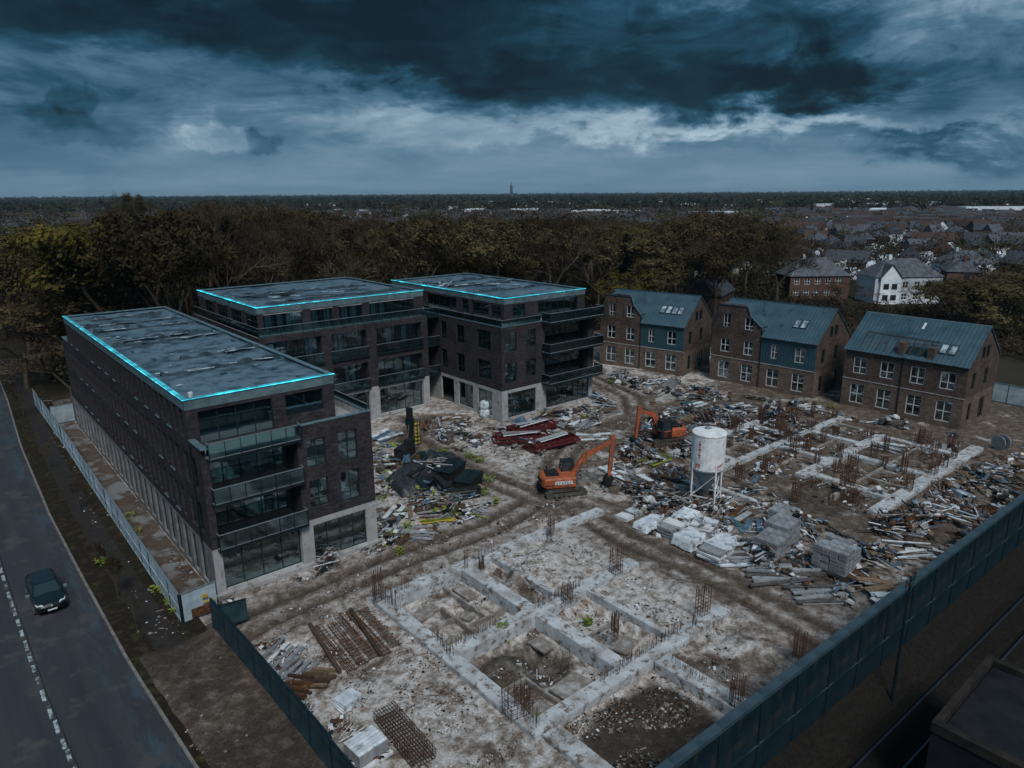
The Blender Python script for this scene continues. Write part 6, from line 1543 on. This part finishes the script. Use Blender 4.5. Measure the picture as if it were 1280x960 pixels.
# ------------------------------------------------------------------ trees
def tree_meshes(seed, H, Rc, kind):
    """trunk and limbs as one mesh, crown of twig and leaf slivers as another"""
    rd = random.Random(seed); g = MB(); crown = MB(); ends = []
    if kind == 'conifer':
        g.tube((0, 0, -.3), (0, 0, H * .95), .35, .05, 6)
        for _ in range(4200):
            t = rd.random() ** .8; z = H * (.08 + .92 * t); lay = .75 + .25 * math.sin(z * 2.4); r_ = Rc * (1 - t) ** .8 * lay * math.sqrt(rd.random()) + .1; a = rd.uniform(0, 2 * PI)
            s_ = rd.uniform(.18, .5); M = Matrix.Translation((r_ * math.cos(a), r_ * math.sin(a), z - r_ * .15)) @ Matrix.Rotation(a, 4, 'Z') @ Matrix.Rotation(rd.uniform(-.7, .7), 4, 'Y') @ Matrix.Rotation(rd.uniform(-.8, .8), 4, 'X')
            crown.poly([M @ Vector(v) for v in ((-s_, -s_ * .3, 0), (s_, 0, 0), (-s_, s_ * .3, 0))])
        return g.mesh('trunk', ['bark']), crown.mesh('crown', ['conifer'])
    def grow(p_, d, l, r_, lv):
        q_ = p_ + d * l; g.tube(p_, q_, r_, r_ * .62, 5 if lv < 2 else 3, cap=False)
        if lv >= 4: ends.append((q_, d)); return
        if lv >= 2: ends.append((p_.lerp(q_, .6), d))
        for k in range(rd.choice((2, 3, 3)) + (1 if lv == 0 else 0)):
            a = rd.uniform(0, 2 * PI); o_ = d.orthogonal().normalized(); o_.rotate(Matrix.Rotation(a, 3, d)); nd = (d * rd.uniform(.65, 1.1) + o_ * rd.uniform(.45, .95) + Vector((0, 0, .12))).normalized()
            grow(p_.lerp(q_, rd.uniform(.7, 1)), nd, l * rd.uniform(.62, .82), r_ * .55, lv + 1)
    grow(Vector((0, 0, -.3)), Vector((rd.uniform(-.06, .06), rd.uniform(-.06, .06), 1)).normalized(), H * .30, H * .018, 0)
    mz = max(e[0].z for e in ends) * 1.03; mr = max(math.hypot(e[0].x, e[0].y) for e in ends); sx, sz = Rc / mr * 1.05, H / mz
    g.v = [(v[0] * sx, v[1] * sx, v[2] * sz) for v in g.v]
    pts = [(Vector((e.x * sx, e.y * sx, e.z * sz)), d) for e, d in ends]
    nleaf = {'bare': 30, 'olive': 60, 'leafy': 60}[kind]
    for e, d in pts:
        for _ in range(nleaf):
            o_ = Vector((rd.gauss(0, 1), rd.gauss(0, 1), rd.gauss(0, .7))) * (Rc * .078); c = e + o_; dd = (o_.normalized() + d + Vector((0, 0, .5))).normalized()
            if kind == 'bare' or rd.random() < .25:
                l = rd.uniform(.3, .9); w = dd.orthogonal().normalized() * rd.uniform(.025, .06); crown.poly([c - w, c + w, c + dd * l])
            else:
                s_ = rd.uniform(.12, .26) if kind == 'leafy' else rd.uniform(.10, .24); a = dd.orthogonal().normalized() * s_; b_ = dd.cross(a).normalized() * s_ * .7; a = a + Vector((rd.uniform(-.1, .1), rd.uniform(-.1, .1), rd.uniform(-.1, .1))); crown.poly([c - a, c - b_, c + a, c + b_])
    return g.mesh('trunk', ['bark']), crown.mesh('crown', [{'bare': 'twigs', 'olive': 'twigs_olive', 'leafy': 'leaves_yellow'}[kind]])


TM = {'bare': [tree_meshes(s_, 18, 6.5, 'bare') for s_ in (1, 2, 3, 4)], 'olive': [tree_meshes(s_, 17, 6.5, 'olive') for s_ in (11, 12)], 'leafy': [tree_meshes(s_, 15, 6.0, 'leafy') for s_ in (21, 22)], 'conifer': [tree_meshes(s_, 17, 4.0, 'conifer') for s_ in (31, 32)]}


def tree(kind, i, loc, h, w, rz, label, group):
    base = {'bare': 18, 'olive': 17, 'leafy': 15, 'conifer': 17}[kind]; t_, c_ = TM[kind][i % len(TM[kind])]; nm = {'conifer': 'conifer_tree'}.get(kind, 'broadleaf_tree')
    r = thing(nm, label, 'tree', loc, rz, group); r.scale = (w, w, h / base)
    obj('trunk', t_, r); obj('crown', c_, r); return r


rd = random.Random(77); nt_ = 0
LAB = {'bare': 'bare brown tree in the dense wood behind the apartment blocks', 'olive': 'olive tinged tree in the wood behind the apartment blocks', 'leafy': 'yellow green tree in the wood behind the apartment blocks', 'conifer': 'dark conifer rising among the bare trees'}
d_ = 88.0
while d_ < 265:
    px = -70 + rd.uniform(0, 30); step = 9.8 * 919 / d_
    while px < 985:
        j = px + rd.uniform(-.3, .3) * step; dd = d_ + rd.uniform(-4, 4); p_ = far(j, dd)
        ok = True
        if kx(p_.y) - 15 < p_.x < kx(p_.y) + 5.5 and p_.y < 150: ok = False
        if -6 < p_.x < 18 and p_.y < 57: ok = False
        if 10 < p_.x < 60 and p_.y < 56: ok = False
        if p_.x > 58 and p_.y < 42: ok = False
        if p_.x > 40 and p_.y < 52: ok = False
        if p_.x < -2 and p_.y < 64: ok = False
        if p_.x > 60 and dd < 128: ok = False
        if j > 960 and dd < 150: ok = False
        if ok:
            top_y = np.interp(j, [0, 100, 200, 300, 380, 470, 560, 700, 800, 900, 980], [292, 276, 262, 250, 260, 272, 276, 276, 282, 268, 284]) + rd.uniform(-8, 14)
            hh = 26 - (top_y - 241) / 919 * dd * (1.0 if dd < 190 else .9); hh = max(11, min(24.5, hh * rd.uniform(.88, 1.03)))
            u = rd.random(); zone = mnoise.noise(Vector((p_.x * .02, p_.y * .02, 3)))
            kind = 'bare' if u < .42 - zone * .6 else ('olive' if u < .92 - zone * .2 else ('leafy' if u < .985 else 'conifer'))
            if j > 820 and u > .45: kind = 'olive'
            if j < 120 and u > .85: kind = 'leafy'
            row = 'front edge' if dd < 118 else ('nearer half' if dd < 160 else ('farther half' if dd < 205 else 'far edge'))
            col_ = next(t for lim, t in ((90, 'at the left edge of the picture'), (240, 'behind the long block'), (380, 'behind left half of middle block'), (520, 'behind right half of middle block'), (640, 'behind left half of right block'), (745, 'behind right half of right block'), (850, 'behind the leftmost townhouse'), (2000, 'behind the gap between the left townhouses')) if j < lim)
            lb = '%s at %s of wood %s' % ({'bare': 'bare brown tree', 'olive': 'olive tinged tree', 'leafy': 'yellow green tree', 'conifer': 'dark conifer'}[kind], row, col_)
            tree(kind, rd.randrange(4), p_, hh, rd.uniform(1.1, 1.7), rd.uniform(0, 6.28), lb, lb.replace('tree at', 'trees at').replace('conifer at', 'conifers at')); nt_ += 1
        px += step
    d_ += 8.5 + (d_ - 88) * .05
print('wood trees', nt_)
for k, (px, dd, h, w, kind, lab) in enumerate([(787, 150, 17.5, 1.5, 'conifer', 'big dark conifer between the right apartment block and the townhouses'), (478, 175, 16, 1.1, 'conifer', 'dark conifer peak behind the middle block'), (455, 182, 16, 1.0, 'conifer', 'second dark conifer left of the peak behind the middle block'),
        (305, 172, 25.5, 1.7, 'bare', 'tallest bare tree reaching the horizon behind the middle block'), (270, 165, 24.5, 1.4, 'bare', 'tall bare tree left of the tallest one'), (335, 180, 24, 1.3, 'bare', 'tall bare tree right of the tallest one'), (70, 98, 13, 1.3, 'olive', 'olive tree at the left over the road'), (22, 118, 16, 1.5, 'leafy', 'broad yellow green tree at the left edge'), (-10, 96, 14, 1.5, 'bare', 'bare tree overhanging the road at the left edge'), (45, 84, 9, 1.1, 'bare', 'low bare tree where the road leaves the picture'), (15, 104, 12, 1.5, 'bare', 'brown tree closing the end of the road'), (95, 92, 11, 1.2, 'bare', 'bare tree behind the far left corner of the long block'),
        (200, 190, 19, 1.2, 'leafy', 'yellow tree glowing in the wood left of the tall bare trees'), (700, 190, 17, 1.2, 'leafy', 'yellowish tree behind the right block'), (790, 136, 12, 1.0, 'leafy', 'low yellow green tree behind the leftmost townhouse'), (835, 140, 15, 1.2, 'olive', 'olive tree behind the leftmost townhouse ridge'), (905, 142, 17, 1.3, 'olive', 'tall olive tree behind the gap of the left townhouses'), (870, 150, 18, 1.3, 'olive', 'tall olive tree right of the big dark conifer'),
        (985, 165, 17, 1.2, 'bare', 'bare tree behind the middle townhouse'), (1020, 185, 15, 1.0, 'bare', 'bare tree left of the white villa'), (1235, 128, 10, 1.3, 'olive', 'dark green bushy tree right of the rightmost townhouse'), (1270, 122, 11, 1.4, 'olive', 'bushy tree at the right edge behind the pale hoarding'), (1215, 140, 9, 1.2, 'olive', 'low bushy tree behind the rightmost roof'), (1290, 138, 11, 1.4, 'olive', 'bushy tree farthest right behind the site'),
        (1180, 150, 8, 1.0, 'bare', 'small bare tree before the white villa'), (1075, 152, 7, .9, 'bare', 'small bare tree left of the white villa garden'), (150, 300, 27.2, 1.0, 'bare', 'round topped tree of the group on the left skyline'), (138, 305, 26.8, .9, 'bare', 'left tree of the skyline group'), (165, 298, 27, 1.0, 'olive', 'right tree of the skyline group')]):
    tree(kind, k, far(px, dd), h, w, k * 1.3, lab, None)
# young trees and shrubs on the verge
for k, (px, py, h) in enumerate([(148, 748, 3.2), (172, 792, 2.6), (100, 640, 3.5), (128, 712, 2.2), (30, 520, 4.5), (62, 590, 3.0)]):
    p_ = at(px, py, .1); t_, c_ = TM['bare' if k % 3 else 'olive'][k % 2]
    r = thing('young_tree', ['thin sapling on the verge midway along the pale hoarding', 'sapling nearest the mud track', 'sapling beside the kerb left of the paved strip', 'small sapling with pale leaves near the car', 'tall sapling far up the verge', 'sapling up the verge before the far hoarding'][k], 'sapling', p_, k)
    r.scale = (h / 34, h / 34, h / 18); obj('trunk', t_, r); obj('crown', c_, r)


# ------------------------------------------------------------------ the town beyond
def house_mesh(L, D, E, H, hip):
    w = MB(); w.box(0, 0, -.3, L, D, E)
    rf = MB(); o_ = .3
    if hip: A = [(-o_, -o_, E), (L + o_, -o_, E), (L + o_, D + o_, E), (-o_, D + o_, E)]; a, c = (D / 2, D / 2, H), (L - D / 2, D / 2, H)
    else:
        A = [(-o_, -o_, E - .1), (L + o_, -o_, E - .1), (L + o_, D + o_, E - .1), (-o_, D + o_, E - .1)]; a, c = (-o_, D / 2, H), (L + o_, D / 2, H)
        w.poly([(0, 0, E), (0, D, E), (0, D / 2, H - .15)]); w.poly([(L, D, E), (L, 0, E), (L, D / 2, H - .15)])
    rf.poly([A[0], A[1], c, a]); rf.poly([A[2], A[3], a, c]); rf.poly([A[1], A[2], c]); rf.poly([A[3], A[0], a]); rf.poly(A[::-1])
    ch = MB(); ch.box(L * .3, D / 2 - .35, H - .8, L * .3 + .7, D / 2 + .35, H + .8)
    wi = MB(); wi.box(0, 0, 0, 1.3, .08, 1.3); wm = wi.mesh('window', ['car_glass'])
    return w, rf, ch, wm


HM = []
for k, (a, d, e, h, hip, wm_, rm) in enumerate([(9, 7, 5, 8.6, False, 'house_white', 'tile_red'), (12, 7.5, 4.8, 8.2, False, 'house_brick', 'tile_dark'), (9, 8, 5.2, 8.4, True, 'house_brick', 'tile_dark'), (7, 7, 5.2, 9, False, 'house_white', 'tile_dark'), (16, 8, 5.2, 8.6, False, 'house_brick', 'tile_red'), (10, 8, 3, 6.8, True, 'house_white', 'tile_dark')]):
    w, rf, ch, wm = house_mesh(a, d, e, h, hip); HM.append((w.mesh('wall', [wm_]), rf.mesh('roof', [rm]), ch.mesh('chimney', ['house_brick']), wm, a, d, e))
rd = random.Random(31); hc = 0; used = []
def put_house(p_, k, rz, lab, grp, wins):
    w, rf, ch, wm, a, d, e = HM[k]
    r = thing('house', lab, 'house', p_, rz, grp); obj('wall', w, r); ro = obj('roof', rf, r); obj('chimney', ch, ro)
    if wins:
        for i in range(3):
            for z in ((.9, 3.3) if e > 4 else (.9,)):
                obj('window', wm, r, loc=(a * (.12 + .3 * i), -.05, z)); obj('window', wm, r, loc=(a * (.12 + .3 * i), d - .03, z))
        for z in ((.9, 3.3) if e > 4 else (.9,)):
            obj('window', wm, r, loc=(.02, d * .35, z), rz=PI / 2)
d_ = 150.0
while d_ < 560 and hc < 262:
    px = (930 if d_ < 260 else (560 if d_ < 400 else 330)) + rd.uniform(0, 60); step = 15.5 * 919 / d_
    while px < 1330:
        j = px + rd.uniform(-.25, .25) * step; p_ = far(j, d_ + rd.uniform(-5, 5))
        if not (930 < j < 1240 and d_ < 205) and not (p_.x < 100 and p_.y < 60) and not (d_ < 175 and j > 1190) and rd.random() < .86 and hc < 262:
            kk = rd.choice((0, 1, 1, 2, 2, 3, 4, 5)); lk = ('white house with red gabled roof', 'long brick house with dark gabled roof', 'brick house with dark hipped roof', 'narrow white house with steep dark roof', 'long brick terrace with red roof', 'low white bungalow with dark hipped roof')[kk]
            wh = next(t for lim, t in ((200, 'just behind the townhouses'), (260, 'in near streets'), (340, 'in middle streets'), (440, 'in far streets'), (9999, 'in the last streets')) if d_ < lim)
            cx_ = next(t for lim, t in ((500, 'above the middle block'), (740, 'above the right block'), (890, 'above the leftmost townhouse'), (1050, 'above the middle townhouse'), (1180, 'above the white villa'), (9999, 'at the right edge')) if j < lim)
            lb = '%s %s %s' % (lk, wh, cx_)
            put_house(p_, kk, R(rd.choice((20, 25, 110, 115, 60, -30)) + rd.uniform(-6, 6)), lb, lb.replace('house with', 'houses with').replace('terrace with', 'terraces with').replace('bungalow with', 'bungalows with'), d_ < 330); hc += 1
        px += step
    d_ += 17 + (d_ - 150) * .05
print('houses', hc, 'to', d_)
# the white villa and its neighbours
def villa(p_, rz, L, D, E, H, wm_, lab, gable):
    r = thing('villa', lab, 'house', p_, rz)
    nw = int(L / 3.0); ops = [(1.0 + i * (L - 2) / nw, 2.4 + i * (L - 2) / nw, z, z + 1.5) for i in range(nw) for z in (.8, 3.6)]
    M = facade(r, (0, 0, 0), 0, L, -.2, E, ops, wm_)
    for q_ in ops: window(r, M, *q_, cols=2, bar=.5, frame='frame_white', fw=.12, depth=.12)
    for o_, a, ln in (((0, D, 0), -PI / 2, D), ((L, 0, 0), PI / 2, D), ((L, D, 0), PI, L)): facade(r, o_, a, ln, -.2, E, [], wm_)
    slab(r, 'inner_wall', 'interior', .4, 2.5, 0, L - .4, 2.7, E - .1)
    w, rf, ch, wm = house_mesh(L, D, E, H, True); ro = rf.build('roof', 'tile_dark', r); c_ = ch.build('chimney', 'house_white', ro)
    if gable:
        g = MB(); x0, x1 = 1.0, L * .36; xm = (x0 + x1) / 2; g.poly([(x0, -.7, E), (x1, -.7, E), (xm, -.7, E + 2.7)]); g.box(x0, -.7, -.2, x1, -.01, E); b_ = g.build('bay', wm_, r)
        for xx in (x0 + .7, x1 - 2.1): obj('window', wm, b_, loc=(xx, -.76, 3.4)); obj('window', wm, b_, loc=(xx, -.76, .8))
        g = MB(); g.poly([(x0 - .3, -1, E - .3), (xm, -1, E + 3.0), (xm, 4, E + 3.0), (x0 - .3, 4, E - .3)]); g.poly([(xm, -1, E + 3.0), (x1 + .3, -1, E - .3), (x1 + .3, 4, E - .3), (xm, 4, E + 3.0)]); g.build('bay_roof', 'tile_dark', r)
villa(far(1110, 168), R(-39), 16, 9, 6.2, 10.2, 'house_white', 'large white villa with dark hipped roof behind the rightmost townhouse', True)
villa(far(1000, 176), R(-38), 15, 9, 5.6, 9.8, 'house_brick', 'dark brick villa left of the white villa', False)
villa(far(1205, 205), R(-35), 13, 9, 5.4, 9, 'house_white', 'pale villa right of and behind the white villa', False)
# tower on the skyline
r = thing('telecom_tower', 'slender dark tower standing on the horizon', 'tower', far(641, 2600)); g = MB(); g.tube((0, 0, -1), (0, 0, 46), 5.5, 5.0, 10); g.build('shaft', 'tile_dark', r); g = MB(); g.tube((0, 0, 46), (0, 0, 54), 5.6, 3.0, 10); g.build('head', 'tile_dark', r); g = MB(); g.tube((0, 0, 54), (0, 0, 64), 1.2, .5, 6); g.build('antenna', 'tile_dark', r)
# low pale sheds far off
g = MB(); rd = random.Random(18)
for k in range(1500):
    d_ = 165 * (4.6 ** rd.random()); p_ = far(rd.uniform(880 if d_ < 300 else 500, 1350), d_)
    if (p_.x < 98 and p_.y < 60) or d_ < 215: continue
    M = Matrix.Translation((p_.x, p_.y, 0)) @ Matrix.Rotation(rd.uniform(0, 3), 4, 'Z'); a, c, e = rd.uniform(1.2, 4), rd.uniform(1.2, 3.2), rd.uniform(2.2, 5.6); q_ = lambda *v: M @ Vector(v)
    g._hex([q_(0, 0, 0), q_(a, 0, 0), q_(a, c, 0), q_(0, c, 0), q_(0, 0, e), q_(a, 0, e), q_(a, c, e * .8), q_(0, c, e * .8)], rd.choice((0, 0, 1, 2)))
tag(g.build('garden_sheds', ['house_white', 'tile_dark', 'wrap_white']), 'sheds, extensions and cars scattered through the gardens of the town', 'sheds', kind='stuff')
rd = random.Random(8); g = MB()
for k in range(60):
    p_ = far(rd.uniform(250, 1250), rd.uniform(650, 1500)); M = Matrix.Translation((p_.x, p_.y, 4)) @ Matrix.Rotation(R(rd.choice((20, 40, 130))), 4, 'Z'); g.obox(M, rd.uniform(25, 70), rd.uniform(12, 30), rd.uniform(8, 13))
tag(g.build('distant_sheds', 'house_white'), 'pale industrial sheds in the far town', 'sheds', kind='stuff')
g = MB()
for k in range(3600):
    d_ = 400 * (5.0 ** rd.random()); p_ = far(rd.uniform(-60, 1350), d_); a, c, e, h = rd.uniform(8, 18), rd.uniform(7, 9), 5, 9; M = Matrix.Translation((p_.x, p_.y, 0)) @ Matrix.Rotation(R(rd.choice((20, 110, 65, -30)) + rd.uniform(-8, 8)), 4, 'Z')
    if 330 < (p_.x ** 2 + p_.y ** 2) ** .5 < 420: continue
    mi = 0 if rd.random() < .6 else 1; q_ = lambda *v: M @ Vector(v)
    for A in (((0, 0, 0), (a, 0, 0), (a, 0, e), (0, 0, e)), ((a, 0, 0), (a, c, 0), (a, c, e), (a, 0, e)), ((a, c, 0), (0, c, 0), (0, c, e), (a, c, e)), ((0, c, 0), (0, 0, 0), (0, 0, e), (0, c, e)), ((0, 0, e), (0, c / 2, h), (0, c, e)), ((a, c, e), (a, c / 2, h), (a, 0, e))): g.poly([q_(*v) for v in A], mi)
    mr = 2 if rd.random() < .55 else 3
    g.poly([q_(-.3, -.3, e), q_(a + .3, -.3, e), q_(a + .3, c / 2, h + .2), q_(-.3, c / 2, h + .2)], mr); g.poly([q_(a + .3, c + .3, e), q_(-.3, c + .3, e), q_(-.3, c / 2, h + .2), q_(a + .3, c / 2, h + .2)], mr)
tag(g.build('distant_houses', ['house_white', 'house_brick', 'tile_dark', 'tile_red']), 'rooftops of the far town too small to tell apart', 'houses', kind='stuff')
# trees of the town and the woods to the horizon
def far_wood(name, label, n, d0, d1, px0, px1, ntri, size, hmin, hmax, m_, seed, keep=None):
    r_ = np.random.default_rng(seed); d = d0 * (d1 / d0) ** r_.random(n); px = r_.uniform(px0, px1, n)
    cx = CAM.x + HF.x * d + HR.x * (px - 640) / 919 * d; cy = CAM.y + HF.y * d + HR.y * (px - 640) / 919 * d
    if keep is not None: k = keep(cx, cy, px, d); cx, cy, d = cx[k], cy[k], d[k]
    n = len(cx); h = r_.uniform(hmin, hmax, n) * np.where(r_.random(n) < .15, 1.25, 1); w = h * r_.uniform(.35, .6, n)
    u = r_.normal(size=(n, ntri, 3)); u /= np.linalg.norm(u, axis=2, keepdims=True); rr = r_.random((n, ntri, 1)) ** .4
    c = u * rr; c[..., 0] *= w[:, None]; c[..., 1] *= w[:, None]; c[..., 2] = c[..., 2] * (h * .45)[:, None] + (h * .55)[:, None]; c[..., 0] += cx[:, None]; c[..., 1] += cy[:, None]
    s_ = size * (1 + (d / d0 - 1) * .35)[:, None, None, None]
    v = c[:, :, None, :] + r_.normal(size=(n, ntri, 3, 3)) * s_ * .5; v = v.reshape(-1, 3); v[:, 2] = np.maximum(v[:, 2], .2)
    me_ = bpy.data.meshes.new(name); nf = len(v) // 3; me_.vertices.add(len(v)); me_.vertices.foreach_set('co', v.reshape(-1)); me_.loops.add(len(v)); me_.loops.foreach_set('vertex_index', np.arange(len(v))); me_.polygons.add(nf); me_.polygons.foreach_set('loop_start', np.arange(nf) * 3); me_.update(calc_edges=True)
    me_.materials.append(M_(m_)); tag(obj(name, me_), label, 'trees', kind='stuff')
mat('far_trees_brown', (.070, .054, .034), (.030, .025, .018), .02, .95, c3=(.105, .095, .035), detail=9, contrast=(.36, .68))
far_wood('garden_shrubs', 'shrubs and hedges in the gardens behind the townhouses', 2600, 108, 230, 740, 1400, 60, .32, 1, 3.8, 'far_trees_brown', 6, lambda x, y, px, d: ~((x < 96) & (y < 48)) & ~((px > 1080) & (px < 1210) & (d > 156) & (d < 215)) & ~((px > 990) & (px < 1080) & (d > 168) & (d < 200)))
far_wood('town_trees', 'bare garden trees filling the town between the houses', 620, 150, 620, 900, 1360, 150, .55, 5, 10, 'far_trees_brown', 1, lambda x, y, px, d: ((px > 960) | (d > 250)) & ~((px > 985) & (px < 1230) & (d < 200)) & ~((x < 104) & (y < 45)))
far_wood('far_woodland', 'woodland beyond the wood behind the blocks', 1500, 270, 900, -80, 1000, 90, .95, 8, 15, 'far_trees_brown', 2)
far_wood('distant_woodland', 'dark distant woodland stretching to the horizon', 9000, 800, 7000, -90, 1370, 26, 3.4, 9, 17, 'far_trees', 3)
far_wood('understorey', 'scrub under the wood behind the apartment blocks', 900, 92, 260, -70, 980, 60, .5, 2, 5, 'far_trees_brown', 4, lambda x, y, px, d: ~((x < 62) & (y < 56)) & ~((x > 55) & (y < 46)) & ~((x > -20) & (x < 2) & (y < 200)) & ~((x > 60) & (d < 128)))
far_wood('lineside_scrub', 'dark scrub on the embankment beyond the railway', 70, 20, 75, 900, 1500, 60, .35, 1, 2.2, 'conifer', 5, lambda x, y, px, d: (y < -40.5) & ~((x > 15) & (x < 27) & (y > -53.5)))

# thin evening air over the plain
g = MB(); g.box(-13500, -13500, -3.0, 13500, 13500, 68)
hm = bpy.data.materials.new('haze'); hm.use_nodes = True; hm.node_tree.nodes.clear(); q = NB(hm.node_tree)
pv = q.n('ShaderNodeVolumePrincipled'); pv.inputs['Color'].default_value = (.45, .68, .85, 1); pv.inputs['Density'].default_value = .00006; pv.inputs['Anisotropy'].default_value = 0.0
o_ = q.n('ShaderNodeOutputMaterial'); q.l(pv.outputs[0], o_.inputs['Volume']); MATS['haze'] = hm
tag(g.build('haze', 'haze'), 'thin blue evening haze over the whole plain', 'haze', kind='stuff')
